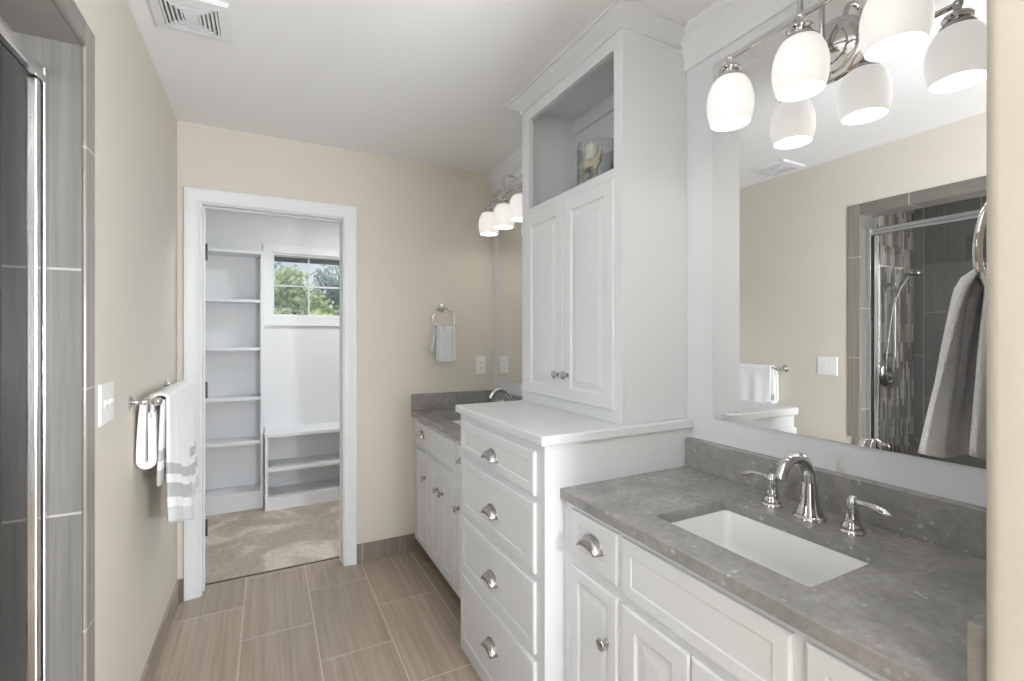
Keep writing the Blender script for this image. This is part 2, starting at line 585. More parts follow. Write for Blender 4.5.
MB().box(fx0 + 0.05, fx1 - 0.05, YF - 0.07, YF - 0.064, fz0 + 0.05, fz1 - 0.05).build('window_pane', M['pane'], w2)

# unseen dark door, added to cut bounce light on the stub wall
d3 = struct(MB().box(XL, XL + 0.035, -0.42, 0.48, 0.01, 2.05), 'added_absorber_door', M['absorber'], bevel=0.003)
m = MB()
for za, zb in ((0.16, 0.95), (1.10, 1.92)):
    for ya, yb in ((-0.32, -0.02), (0.08, 0.38)):
        m.box(XL + 0.035, XL + 0.041, ya, yb, za, zb)
m.build('absorber_panel', M['absorber'], d3, bevel=0.003)
m = MB(); m.lathe([(0.0001, 0), (0.03, 0), (0.03, 0.006), (0.012, 0.01), (0.012, 0.035), (0.026, 0.045), (0.028, 0.06), (0.018, 0.07), (0.0001, 0.072)], (XL + 0.035, -0.35, 1.0), 'X', 20)
m.build('absorber_handle', M['nickel'], d3, smooth=True)

# closet shell
CY = 4.36
wx0, wx1, wz0, wz1 = 0.035, 0.588, 1.512, 2.032
m = MB()
m.box(-0.75, wx0, CY, CY + 0.14, 0, H); m.box(wx1, 1.6, CY, CY + 0.14, 0, H)
m.box(wx0, wx1, CY, CY + 0.14, 0, wz0); m.box(wx0, wx1, CY, CY + 0.14, wz1, H)
struct(m, 'wall_closet_back', M['closetwall'])
struct(MB().box(-0.75, -0.63, 3.023, CY, 0, H), 'wall_closet_left', M['closetwall'])
struct(MB().box(1.48, 1.6, 3.023, CY, 0, H), 'wall_closet_right', M['closetwall'])
struct(MB().box(-0.63, XL, YB + 0.0, YB + 0.12, 0, H), 'wall_closet_front', M['closetwall'])

# closet window: frame, muntins, pane, casing
m = MB()
fy0, fy1 = CY + 0.06, CY + 0.11
m.box(wx0, wx0 + 0.010, CY + 0.005, fy1, wz0, wz1); m.box(wx1 - 0.010, wx1, CY + 0.005, fy1, wz0, wz1)
m.box(wx0 + 0.01, wx1 - 0.01, CY + 0.005, fy1, wz0, wz0 + 0.012); m.box(wx0 + 0.01, wx1 - 0.01, CY + 0.005, fy1, wz1 - 0.014, wz1)
w1 = struct(m, 'window_1', M['trimwhite'])
m = MB()
m.box(0.3075, 0.3185, fy0, fy1 - 0.01, wz0 + 0.012, wz1 - 0.014)
m.build('muntin', M['trimwhite'], w1)
m = MB(); m.box(wx0 + 0.01, 0.3075, fy0 + .002, fy1 - 0.012, 1.765, 1.774); m.box(0.3185, wx1 - .01, fy0 + .002, fy1 - 0.012, 1.762, 1.776)
m.build('muntin', M['trimwhite'], w1)
MB().box(wx0 + 0.01, wx1 - 0.01, fy1 - 0.008, fy1 - 0.004, wz0 + 0.012, wz1 - 0.014).build('window_pane', M['pane'], w1)
m = MB()
cw = 0.072
m.box(wx0 - cw, wx0, CY - 0.016, CY, wz0 - cw, wz1 + cw); m.box(wx1, wx1 + cw, CY - 0.016, CY, wz0 - cw, wz1 + cw)
m.box(wx0, wx1, CY - 0.016, CY, wz1, wz1 + cw); m.box(wx0, wx1, CY - 0.016, CY, wz0 - cw, wz0)
m.box(wx0 - cw - 0.004, wx1 + cw + 0.004, CY - 0.026, CY, wz0 - cw - 0.012, wz0 - cw)
struct(m, 'trim_closet_window', M['trimwhite'], bevel=0.003)

# doorway jamb, casing, hinges and the open door
m = MB()
m.box(DX0 - 0.018, DX0, YB, YB + 0.12, 0, DZ + 0.018)
m.box(DX1, DX1 + 0.018, YB, YB + 0.12, 0, DZ + 0.018)
m.box(DX0, DX1, YB, YB + 0.12, DZ, DZ + 0.018)
m.box(DX0, DX0 + 0.007, YB + 0.05, YB + 0.082, 0, DZ); m.box(DX1 - 0.007, DX1, YB + 0.05, YB + 0.082, 0, DZ)
m.box(DX0 + 0.007, DX1 - 0.007, YB + 0.05, YB + 0.082, DZ - 0.007, DZ)
struct(m, 'trim_door_jamb', M['trimwhite'], bevel=0.0015)
# casing: colonial profile, mitred, one piece
cp = [(0.006, 0.0), (0.006, 0.010), (0.012, 0.013), (0.022, 0.012), (0.034, 0.014), (0.054, 0.019), (0.062, 0.021), (0.074, 0.021), (0.077, 0.017), (0.077, 0.0)]
loops = []
for off, th in cp:
    y = YB - th
    loops.append([(DX0 - off, y, 0.0), (DX0 - off, y, DZ + off), (DX1 + off, y, DZ + off), (DX1 + off, y, 0.0)])
m = MB(); m.rings([list(c) for c in zip(*loops)])
struct(m, 'trim_door_casing', M['trimwhite'], smooth=30)
door = MB()
ang = R(106)
dwid, dth = 0.668, 0.035
hx, hy = DX0 + 0.004, YB + 0.128


def dpt(u, t):       # u along the door from the hinge, t thickness
    return (hx + u * math.cos(ang) - t * math.sin(ang) * 1.0, hy + u * math.sin(ang) + t * math.cos(ang))


door.rings([[dpt(0, 0) + (0.015,), dpt(dwid, 0) + (0.015,), dpt(dwid, dth) + (0.015,), dpt(0, dth) + (0.015,)],
            [dpt(0, 0) + (2.02,), dpt(dwid, 0) + (2.02,), dpt(dwid, dth) + (2.02,), dpt(0, dth) + (2.02,)]])
d1 = struct(door, 'door_1', M['trimwhite'], bevel=0.002)
for z in (0.306, 1.052, 1.80):
    m = MB()
    m.lathe([(0.0055, -0.045), (0.0065, -0.043), (0.0065, 0.043), (0.0055, 0.045)], (DX0 + 0.007, YB + 0.1235, z), 'Z', 12)
    m.box(DX0, DX0 + 0.0025, YB + 0.084, YB + 0.122, z - 0.043, z + 0.043)
    m.build('hinge', M['hinge'], d1, smooth=True)

# baseboards (cut tile), threshold
struct(MB().box(XL, XL + 0.011, SH_Y1 + 0.07, YB - 0.011, 0, 0.108), 'baseboard_left', M['base_left'], bevel=0.002)
m = MB(); m.box(DX1 + 0.078, W, YB - 0.011, YB, 0, 0.108); m.box(XL, DX0 - 0.078, YB - 0.011, YB, 0, 0.108)
struct(m, 'baseboard_back', M['base_back'], bevel=0.002)
struct(MB().box(DX0 + .001, DX1 - .001, YB + 0.112, YB + 0.120, 0, 0.005), 'trim_threshold', M['hinge'])

# crown mouldings of the right wall
def crown_profile():
    return [(0.0, 2.311), (0.010, 2.311), (0.013, 2.318), (0.013, 2.345), (0.018, 2.352), (0.021, 2.366), (0.030, 2.385), (0.042, 2.400), (0.050, 2.407), (0.050, 2.415), (0.058, 2.421), (0.063, 2.428), (0.063, 2.44), (0.0, 2.44)]


for nm, ya, yb in (('trim_crown_near', 0.247, 1.234 - 0.0), ('trim_crown_far', 1.938, YB)):
    m = MB(); m.prism([(W - a, z) for a, z in crown_profile()], 'Y', ya, yb)
    struct(m, nm, M['trimwhite'], smooth=30)

# shower: tiled lining, border, walls, curb, pan
m = MB()
m.box(XL - WT, XL, SH_Y1, SH_Y1 + 0.01, 0, SH_Z1 + 0.01); m.box(XL - WT, XL, SH_Y0 - 0.01, SH_Y0, 0, SH_Z1 + 0.01)
struct(m, 'trim_shower_jamb', M['jamb'])
struct(MB().box(XL - WT, XL, SH_Y0, SH_Y1, SH_Z1, SH_Z1 + 0.01), 'trim_shower_head', M['borderh'])
m = MB()
bt = 0.009
m.box(XL, XL + bt, SH_Y1 - 0.001, SH_Y1 + 0.068, 0, SH_Z1 + 0.066); m.box(XL, XL + bt, SH_Y0 - 0.068, SH_Y0 + 0.001, 0, SH_Z1 + 0.066)
struct(m, 'trim_shower_border', M['border'], bevel=0.004)
struct(MB().box(XL, XL + bt, SH_Y0 + 0.001, SH_Y1 - 0.001, SH_Z1 - 0.001, SH_Z1 + 0.066), 'trim_shower_border_head', M['borderh'], bevel=0.004)
struct(MB().box(XL - WT, XL, SH_Y0, SH_Y1, 0, SH_Z0), 'trim_shower_curb', M['borderh'], bevel=0.004)
SXD, SYE, SYN = -1.372, 1.65, 0.45
mx0, mx1 = -1.355, -0.83
m = MB()
m.box(mx1, XL - WT, SYE, SYE + 0.1, 0, H)
m.box(SXD - 0.1, mx0, SYE, SYE + 0.1, 0, H)
struct(m, 'wall_shower_end', M['shower_end'])
struct(MB().box(mx0, mx1, SYE, SYE + 0.1, 0, H), 'wall_shower_mosaic', M['mosaic'])
wy0, wy1, wzz0, wzz1 = 0.47, 1.02, 1.08, 1.92  # unseen shower window, added as a light source
m = MB()
m.box(SXD - 0.1, SXD, SYN, wy0, 0, H); m.box(SXD - 0.1, SXD, wy1, SYE, 0, H)
m.box(SXD - 0.1, SXD, wy0, wy1, 0, wzz0); m.box(SXD - 0.1, SXD, wy0, wy1, wzz1, H)
struct(m, 'wall_shower_back', M['shower_side'])
m = MB()
m.box(SXD - 0.07, SXD, wy0, wy0 + 0.03, wzz0, wzz1); m.box(SXD - 0.07, SXD, wy1 - 0.03, wy1, wzz0, wzz1)
m.box(SXD - 0.07, SXD, wy0 + 0.03, wy1 - 0.03, wzz0, wzz0 + 0.03); m.box(SXD - 0.07, SXD, wy0 + 0.03, wy1 - 0.03, wzz1 - 0.03, wzz1)
w3 = struct(m, 'added_shower_window', M['trimwhite'])
MB().box(SXD - 0.045, SXD - 0.038, wy0 + 0.03, wy1 - 0.03, wzz0 + 0.03, wzz1 - 0.03).build('added_glow_pane', M['added_diffuser'], w3)
struct(MB().box(SXD - 0.1, XL - WT, SYN - 0.1, SYN, 0, H), 'wall_shower_near', M['shower_end'])
struct(MB().box(SXD, XL - WT, SYN, SYE, -0.1, 0.04), 'floor_shower', M['floor'])

# ------------------------------------------------------------------ cabinet fronts and hardware
DOOR = [(0.0, 0.0), (0.0, 0.007), (0.002, 0.009), (0.006, 0.011), (0.048, 0.011), (0.051, 0.0085), (0.055, 0.0045), (0.060, 0.0045), (0.086, 0.0095), (0.090, 0.0095)]
DRAWER = [(0.0, 0.0), (0.0, 0.007), (0.002, 0.009), (0.006, 0.011), (0.012, 0.011), (0.034, 0.011), (0.038, 0.0085), (0.043, 0.0085)]
SLIM = [(0.0, 0.0), (0.0, 0.007), (0.002, 0.009), (0.006, 0.011), (0.036, 0.011), (0.039, 0.0085), (0.042, 0.0045), (0.046, 0.0045), (0.064, 0.0095), (0.068, 0.0095)]


def cup_pull(x, y, z, parent):
    """bin pull on a -X facing front: domed cup open at the bottom, with a flat flange"""
    m = MB()
    w, h, d = 0.044, 0.037, 0.026
    n, k = 20, 8
    rows = []
    for j in range(k + 1):
        t = (PI / 2) * j / k               # 0 at the flange, 90 at the outermost lip
        row = []
        for i in range(n + 1):
            a = PI * i / n
            ry, rz = w * math.cos(a), h * math.sin(a)
            s = math.cos(t) * 0.62 + 0.38 if j < k else 0.38
            s = (math.cos(t) ** 0.7) * 0.72 + 0.28
            row.append((x - 0.001 - d * math.sin(t), y + ry * (0.86 + 0.14 * math.cos(t)), z - 0.016 + rz * s))
        rows.append(row)
    L = [[m.v(p) for p in r] for r in rows]
    for a, b in zip(L, L[1:]):
        for i in range(n): m.f([a[i], a[i + 1], b[i + 1], b[i]])
    # flange
    fl = [m.v((x - 0.0012, y + (w + 0.005) * math.cos(PI * i / n), z - 0.016 + (h + 0.005) * math.sin(PI * i / n))) for i in range(n + 1)]
    for i in range(n): m.f([fl[i], fl[i + 1], L[0][i + 1], L[0][i]])
    o = m.build('cup_pull', M['nickel'], parent, smooth=60, solid=0.0022)
    return o


def knob(x, y, z, parent):
    m = MB()
    m.lathe([(0.0001, 0.0), (0.010, 0.0), (0.010, 0.002), (0.006, 0.005), (0.0055, 0.012), (0.009, 0.015), (0.0155, 0.019), (0.0165, 0.022), (0.0150, 0.025), (0.012, 0.0262), (0.0115, 0.0255), (0.005, 0.0275), (0.0001, 0.028)], (x, y, z), '-X', 22)
    return m.build('knob', M['nickel'], parent, smooth=45)


def carcass(x0, x1, y0, y1, z0, z1, holes, frame=0.019):
    """open-front box with a face frame pierced by the given (y0,y1,z0,z1) openings"""
    m = MB()
    m.box(x0 + frame, x1, y0, y0 + 0.016, z0, z1); m.box(x0 + frame, x1, y1 - 0.016, y1, z0, z1)
    m.box(x1 - 0.012, x1, y0 + 0.016, y1 - 0.016, z0, z1)
    m.box(x0 + frame, x1 - 0.012, y0 + 0.016, y1 - 0.016, z0, z0 + 0.016)
    # face frame as a grid of cells minus the openings
    ys = sorted({y0, y1} | {h[0] for h in holes} | {h[1] for h in holes})
    zs = sorted({z0, z1} | {h[2] for h in holes} | {h[3] for h in holes})
    for a, b in zip(ys, ys[1:]):
        for c, d in zip(zs, zs[1:]):
            cy, cz = (a + b) / 2, (c + d) / 2
            if not any(h[0] < cy < h[1] and h[2] < cz < h[3] for h in holes):
                m.box(x0, x0 + frame, a, b, c, d)
    return m


# ------------------------------------------------------------------ vanities
FX = 0.814           # face frame plane of the vanities


def vanity(y0, y1, stacks, mid, knobs, label, stackk):
    t = thing('bathroom_vanity', ((FX + W) / 2, (y0 + y1) / 2, 0), label, 'vanity', 'white bathroom vanities')
    holes = [(a + 0.012, b - 0.012, 0.70, 0.818) for a, b in stacks] + [(a + 0.012, b - 0.012, 0.12, 0.65) for a, b in stacks]
    holes.append((mid[0] + 0.012, mid[1] - 0.012, 0.12, 0.65))
    m = carcass(FX, W - 0.002, y0, y1, 0.090, 0.849, holes)
    m.build('cabinet_body', M['white'], t)
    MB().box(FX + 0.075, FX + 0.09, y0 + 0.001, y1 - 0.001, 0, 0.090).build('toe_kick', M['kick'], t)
    for (a, b), ky in zip(stacks, stackk):
        d = MB().front(FX, a, b, 0.692, 0.829, DRAWER).build('drawer', M['white'], t)
        cup_pull(FX - 0.0085, (a + b) / 2, 0.765, d)
        d = MB().front(FX, a, b, 0.108, 0.663, SLIM).build('door', M['white'], t)
        knob(FX - 0.011, ky, 0.527, d)
    MB().front(FX, mid[0], mid[1], 0.680, 0.829, DRAWER).build('false_drawer_front', M['white'], t)
    c = (mid[0] + mid[1]) / 2
    for a, b, ky in ((mid[0], c - 0.0015, knobs[0]), (c + 0.0015, mid[1], knobs[1])):
        d = MB().front(FX, a, b, 0.108, 0.659, DOOR).build('door', M['white'], t)
        knob(FX - 0.011, ky, 0.527, d)
    return t


vanity(0.249, 1.213, [(0.959, 1.170), (0.270, 0.478)], (0.500, 0.942), (0.685, 0.757),
       'white bathroom vanity under the grey counter nearest the camera, right of the drawer chest', (1.000, 0.44))
vanity(1.915, 2.901, [(2.598, 2.812), (1.925, 2.138)], (2.160, 2.575), (2.328, 2.408),
       'white bathroom vanity against the beige back wall, behind the drawer chest', (2.64, 2.10))


def counter(y0, y1, side, hole, label):
    t = thing('countertop', ((0.7945 + W) / 2, (y0 + y1) / 2, HC - 0.03), label, 'countertop', 'grey quartz countertops')
    x0, x1 = 0.7945, W - 0.001
    outer = [(x0, y0), (x1, y0), (x1, y1), (x0, y1)]
    inner = rrect(*hole, 0.012)
    m = MB(); b = m.b
    sides = {}
    for z in (HC - 0.03, HC):
        vo = [m.v((x, y, z)) for x, y in outer]; vi = [m.v((x, y, z)) for x, y in inner]
        es = [b.edges.new((l[i], l[(i + 1) % len(l)])) for l in (vo, vi) for i in range(len(l))]
        bmesh.ops.triangle_fill(b, use_beauty=True, use_dissolve=False, edges=es)
        sides[z] = (vo, vi)
    lo, hi = sides[HC - 0.03], sides[HC]
    for k in (0, 1):
        n = len(lo[k])
        for i in range(n): m.f([lo[k][i], lo[k][(i + 1) % n], hi[k][(i + 1) % n], hi[k][i]])
    o = m.build('slab', M['quartz'], t, bevel=0.0015)
    MB().box(1.327, x1, y0, y1, HC, HC + 0.101).build('backsplash', M['quartz'], t, bevel=0.0015)
    MB().box(x0, 1.327, side[0], side[1], HC, HC + 0.101).build('side_splash', M['quartz'], t, bevel=0.0015)
    return t


def sink(hole, label):
    x0, x1, y0, y1 = hole
    t = thing('sink', ((x0 + x1) / 2, (y0 + y1) / 2, 0.70), label, 'sink', 'white undermount sinks')
    m = MB()
    zt = HC - 0.0305
    def lp(ins, z, r): return [(x, y, z) for x, y in rrect(x0 + ins, x1 - ins, y0 + ins, y1 - ins, r, 6)]
    cx, cy = (x0 + x1) / 2, (y0 + y1) / 2
    def mixl(l, f, z): return [(x + (cx - x) * f, y + (cy - y) * f, z) for x, y, _ in l]
    L = [lp(-0.022, zt - 0.014, 0.03), lp(-0.022, zt, 0.03), lp(0.001, zt, 0.014), lp(0.003, zt - 0.006, 0.018), lp(0.010, zt - 0.075, 0.028), lp(0.018, zt - 0.105, 0.036), lp(0.034, zt - 0.122, 0.045), lp(0.06, zt - 0.128, 0.05)]
    L.append(mixl(L[-1], 0.75, zt - 0.136))
    # outside shell of the bowl
    OUT = [lp(0.0, zt - 0.075, 0.03), lp(0.012, zt - 0.12, 0.04), lp(0.04, zt - 0.14, 0.05)]
    m.rings(list(reversed(OUT)) + L, cap0=True, cap1=True)
    m.build('basin', M['porcelain'], t, smooth=50)
    m = MB()
    m.lathe([(0.030, 0.0), (0.030, 0.003), (0.024, 0.004), (0.020, 0.001), (0.016, 0.001), (0.015, 0.006), (0.008, 0.008), (0.0001, 0.0085)], (cx, cy, zt - 0.137), 'Z', 24)
    m.build('drain', M['chrome'], t, smooth=True)
    return t


HOLE_N = (0.892, 1.163, 0.520, 0.914)
HOLE_F = (0.892, 1.163, 2.208, 2.600)
counter(0.247, 1.213, (0.247, 0.267), HOLE_N, 'grey quartz countertop with the chrome faucet in full view, nearest the camera')
counter(1.913, 2.902, (2.882, 2.902), HOLE_F, 'grey quartz countertop in the far corner beside the small hand towel')
sink(HOLE_N, 'white rectangular sink set in the counter nearest the camera')
sink(HOLE_F, 'white rectangular sink in the far counter, mostly hidden by the drawer chest')


def faucet(yc, label):
    xb = 1.236
    t = thing('faucet', (xb, yc, HC), label, 'faucet', 'chrome widespread faucets')
    # spout: flared foot, tapering column, gooseneck towards the sink
    m = MB()
    m.lathe([(0.0001, 0), (0.038, 0), (0.038, 0.003), (0.036, 0.006), (0.031, 0.009), (0.031, 0.013), (0.0275, 0.020), (0.0240, 0.034), (0.0215, 0.055), (0.0185, 0.078), (0.0165, 0.096), (0.0001, 0.096)], (xb, yc, HC), 'Z', 30)
    pts = [(xb, yc, HC + 0.085), (xb - 0.001, yc, HC + 0.095)]
    rad = [0.0170, 0.0164]
    for i in range(15):
        a = R(4 + 148 * i / 14)
        pts.append((xb - 0.062 + 0.060 * math.cos(a), yc, HC + 0.100 + 0.060 * math.sin(a)))
        rad.append(0.0160 - 0.0030 * i / 14)
    px, pz = pts[-1][0], pts[-1][2]
    pts.append((px - 0.003, yc, pz - 0.006)); rad.append(0.0130)
    pts.append((px - 0.0035, yc, pz - 0.008)); rad.append(0.0142)
    pts.append((px - 0.006, yc, pz - 0.014)); rad.append(0.0142)
    m.tube(pts, rad, 20)
    m.build('spout', M['chrome'], t, smooth=50)
    m = MB()
    m.tube([(xb + 0.024, yc, HC), (xb + 0.024, yc, HC + 0.09)], 0.0028, 8)
    m.ball((xb + 0.024, yc, HC + 0.095), 0.006)
    m.build('lift_rod', M['chrome'], t, smooth=50)
    for sgn in (1, -1):
        y = yc + sgn * 0.101
        m = MB()
        m.lathe([(0.0001, 0), (0.027, 0), (0.027, 0.003), (0.025, 0.006), (0.0215, 0.008), (0.0225, 0.012), (0.020, 0.018), (0.0155, 0.026), (0.0165, 0.030), (0.0160, 0.036), (0.0125, 0.048), (0.0135, 0.054), (0.0115, 0.060), (0.0135, 0.066), (0.0145, 0.072), (0.0125, 0.078), (0.0095, 0.081), (0.0070, 0.085), (0.0001, 0.087)], (xb, y, HC), 'Z', 24)
        h = m.build('handle', M['chrome'], t, smooth=50)
        m = MB()
        q, rd = [], []
        for i in range(12):
            u = i / 11
            q.append((xb - 0.012 * u, y + sgn * (0.006 + 0.078 * u), HC + 0.072 + 0.004 * math.sin(u * PI * 1.2) - 0.003 * u))
            rd.append([0.0085, 0.0074, 0.0064, 0.0062, 0.0066, 0.0074, 0.0082, 0.0087, 0.0087, 0.0080, 0.0062, 0.0024][i])
        m.tube(q, rd, 12)
        m.build('lever', M['chrome'], h, smooth=60)
    return t


fa = faucet(0.722, 'chrome faucet with two lever handles behind the sink nearest the camera')
copy_tree(fa, (0, 1.69, 0), 'chrome faucet in the far corner, only its curved spout showing over the white chest top')

# ------------------------------------------------------------------ drawer chest between the vanities
DFX = 0.741
t = thing('drawer_chest', (1.04, 1.563, 0), 'tall white chest of four drawers with a white top between the two grey counters', 'cabinet')
dz = [(0.842, 0.979), (0.597, 0.815), (0.344, 0.570), (0.075, 0.320)]
dz = [(0.849, 0.986), (0.607, 0.826), (0.357, 0.580), (0.045, 0.333)]
m = carcass(DFX, W - 0.002, 1.214, 1.912, 0.0, 1.013, [(1.275, 1.875, a + 0.012, b - 0.012) for a, b in dz])
m.build('cabinet_body', M['white'], t)
MB().box(0.7249, W - 0.001, 1.2025, 1.938, 1.013, 1.045).build('top', M['white'], t, bevel=0.005)
for (a, b), pz in zip(dz, (0.905, 0.700, 0.455, 0.205)):
    d = MB().front(DFX, 1.263, 1.884, a, b, DRAWER).build('drawer', M['white'], t)
    cup_pull(DFX - 0.0085, 1.574, pz, d)

# ------------------------------------------------------------------ upper tower cabinet standing on the chest
TFX, TY0, TY1 = 1.059, 1.234, 1.938
t = thing('tower_cabinet', (1.2, 1.586, 1.045), 'tall white cabinet with two doors and an open niche, standing on the drawer chest', 'cabinet')
m = MB()
zb, zt = 1.0455, 2.438
m.box(TFX + 0.019, W - 0.001, TY0, TY0 + 0.018, zb, zt); m.box(TFX + 0.019, W - 0.001, TY1 - 0.018, TY1, zb, zt)
m.box(W - 0.013, W - 0.001, TY0 + 0.018, TY1 - 0.018, zb, zt)
m.box(TFX + 0.019, W - 0.013, TY0 + 0.018, TY1 - 0.018, zb, zb + 0.018)
m.box(TFX + 0.019, W - 0.013, TY0 + 0.018, TY1 - 0.018, 1.896, 1.914)
m.box(TFX + 0.019, W - 0.013, TY0 + 0.018, TY1 - 0.018, 2.400, 2.418)
m.box(W - 0.027, W - 0.013, TY0 + 0.018, TY1 - 0.018, 2.335, 2.400)
ny0, ny1, nz0, nz1 = 1.279, 1.872, 1.924, 2.334
m.box(TFX, TFX + 0.019, TY0, ny0, zb, zt); m.box(TFX, TFX + 0.019, ny1, TY1, zb, zt)
m.box(TFX, TFX + 0.019, ny0, ny1, zb, 1.098); m.box(TFX, TFX + 0.019, ny0, ny1, 1.878, nz0); m.box(TFX, TFX + 0.019, ny0, ny1, nz1, zt)
m.build('cabinet_body', M['white'], t, bevel=0.0008)
for a, b, ky in ((1.270, 1.577, 1.545), (1.580, 1.888, 1.612)):
    d = MB().front(TFX, a, b, 1.088, 1.888, DOOR).build('door', M['white'], t)
    knob(TFX - 0.011, ky, 1.190, d)
prof = [(0.0, 2.384), (0.006, 2.384), (0.008, 2.389), (0.006, 2.394), (0.010, 2.398), (0.016, 2.402), (0.030, 2.412), (0.043, 2.420), (0.048, 2.424), (0.048, 2.428), (0.056, 2.431), (0.058, 2.4395), (0.0, 2.4395)]
loops = [[(W - 0.001, TY0 - o, z), (TFX - o, TY0 - o, z), (TFX - o, TY1 + o, z), (W - 0.001, TY1 + o, z)] for o, z in prof]
m = MB(); m.rings([list(c) for c in zip(*loops)])
m.build('crown_moulding', M['white'], t, smooth=30)

# ------------------------------------------------------------------ things in the niche
vx, vy, vz = 1.20, 1.548, 1.9145
m = MB()
m.lathe([(0.0001, 0.0), (0.080, 0.0), (0.086, 0.004), (0.087, 0.010), (0.087, 0.208), (0.0855, 0.210), (0.084, 0.208), (0.084, 0.012), (0.0001, 0.012)], (vx, vy, vz), 'Z', 40)
m.build('glass_vase', M['vaseglass'], smooth=True, label='round glass hurricane vase full of shells in the open niche of the tall cabinet', cat='vase')
m = MB()
cx, cy = vx - 0.016, vy + 0.018
m.lathe([(0.0001, 0), (0.026, 0), (0.027, 0.003), (0.027, 0.196), (0.025, 0.200), (0.018, 0.198), (0.0001, 0.196)], (cx, cy, vz + 0.0125), 'Z', 28)
c = thing('pillar_candle', (cx, cy, vz + 0.0125), 'white pillar candle standing among the shells inside the glass vase', 'candle')
m.build('wax_body', M['wax'], c, smooth=True)
m = MB(); m.tube([(cx, cy, vz + 0.2085), (cx + 0.001, cy, vz + 0.218)], 0.0012, 6)
m.build('wick', M['dark'], c)


def scallop(mb, c, r, yaw, tilt):
    """ribbed fan shell"""
    n, k = 22, 6
    rot = Matrix.Rotation(yaw, 3, 'Z') @ Matrix.Rotation(tilt, 3, 'X')
    top, bot = [], []
    for j in range(k + 1):
        f = j / k
        rt, rb = [], []
        for i in range(n + 1):
            a = R(-72 + 144 * i / n)
            rr = r * f * (1 + 0.05 * math.cos(i * PI))
            h = r * 0.34 * math.sin(PI * min(f * 0.8 + 0.1, 1)) * (math.cos(a) * 0.6 + 0.4) + 0.02 * r * math.cos(i * PI) * f
            p = rot @ Vector((rr * math.sin(a), h, rr * math.cos(a) - r * 0.5)); rt.append(mb.v(Vector(c) + p))
            p = rot @ Vector((rr * math.sin(a), h - 0.07 * r - 0.002, rr * math.cos(a) - r * 0.5)); rb.append(mb.v(Vector(c) + p))
        top.append(rt); bot.append(rb)
    for g, flip in ((top, 0), (bot, 1)):
        for a, b in zip(g, g[1:]):
            for i in range(n): mb.f([a[i], a[i + 1], b[i + 1], b[i]] if not flip else [a[i], b[i], b[i + 1], a[i + 1]])
    for i in range(n): mb.f([top[-1][i], top[-1][i + 1], bot[-1][i + 1], bot[-1][i]])
    for j in range(k):
        mb.f([top[j][0], top[j + 1][0], bot[j + 1][0], bot[j][0]]); mb.f([top[j][-1], bot[j][-1], bot[j + 1][-1], top[j + 1][-1]])


def whelk(mb, c, L, r, d):
    """spiral shell: bulging tapered body with whorl ridges along direction d"""
    d = Vector(d).normalized()
    pts, rad = [], []
    for i in range(25):
        u = i / 24
        pts.append(Vector(c) + d * (u - 0.5) * L)
        base = math.sin(min(u / 0.42, 1) * PI / 2) if u < 0.42 else (1 - (u - 0.42) / 0.58)
        rad.append(max(r * base * (1 + 0.10 * math.sin(u * 34)), 0.0006))
    mb.tube(pts, rad, 16)


def starfish(mb, c, r, yaw, tilt):
    rot = Matrix.Rotation(yaw, 3, 'Z') @ Matrix.Rotation(tilt, 3, 'X')
    ring = []
    for i in range(20):
        a = 2 * PI * i / 20
        rr = r * (1.0 if i % 4 == 0 else 0.55 if i % 2 else 0.34)
        ring.append((rr * math.sin(a), rr * math.cos(a)))
    lo = [tuple(Vector(c) + rot @ Vector((x, 0.004, z))) for x, z in ring]
    hi = [tuple(Vector(c) + rot @ Vector((x * 0.93, -0.004, z * 0.93))) for x, z in ring]
    tp = [tuple(Vector(c) + rot @ Vector((x * 0.2, -0.010, z * 0.2))) for x, z in ring]
    mb.rings([lo, hi, tp])


def shell(kind, args, mat, label):
    m = MB(); kind(m, *args)
    m.build('seashell', mat, smooth=60, label=label, cat='shell', group='seashells in the glass vase')


shell(scallop, ((vx - 0.058, vy + 0.000, vz + 0.126), 0.046, R(-72), R(-15)), M['shell1'], 'large cream fan shell in front of the candle in the vase')
shell(whelk, ((vx - 0.036, vy - 0.046, vz + 0.135), 0.100, 0.016, (0.15, -0.30, 0.8)), M['shell1'], 'long pale spiral shell leaning on the right side of the vase')
shell(whelk, ((vx - 0.040, vy + 0.058, vz + 0.125), 0.090, 0.014, (0.1, 0.3, 1.0)), M['shell2'], 'tan spiral shell standing at the left side of the vase')
shell(scallop, ((vx - 0.062, vy - 0.012, vz + 0.078), 0.034, R(-85), R(10)), M['shell3'], 'blue-grey banded fan shell under the large cream one')
shell(scallop, ((vx - 0.058, vy + 0.040, vz + 0.062), 0.032, R(-100), R(0)), M['shell1'], 'small cream fan shell low at the left of the vase')
shell(whelk, ((vx - 0.045, vy - 0.030, vz + 0.028), 0.070, 0.015, (0.1, 1.0, 0.1)), M['shell2'], 'tan spiral shell lying on the floor of the vase')
shell(starfish, ((vx + 0.052, vy - 0.018, vz + 0.12), 0.040, R(60), R(8)), M['shell2'], 'pale starfish standing behind the candle in the vase')

# ------------------------------------------------------------------ mirrors with bevelled rims
def mirror(y0, y1, z0, z1, label):
    m = MB()
    x = W
    def lp(xx, i): return [(xx, y0 + i, z0 + i), (xx, y1 - i, z0 + i), (xx, y1 - i, z1 - i), (xx, y0 + i, z1 - i)]
    m.rings([lp(x - 0.0005, 0.002), lp(x - 0.0005, 0.0), lp(x - 0.0049, 0.0), lp(x - 0.0060, 0.020), lp(x - 0.0060, 0.021)])
    o = m.build('wall_mirror', M['mirror'], label=label, cat='mirror', group='wall mirrors with bevelled edges')
    return o


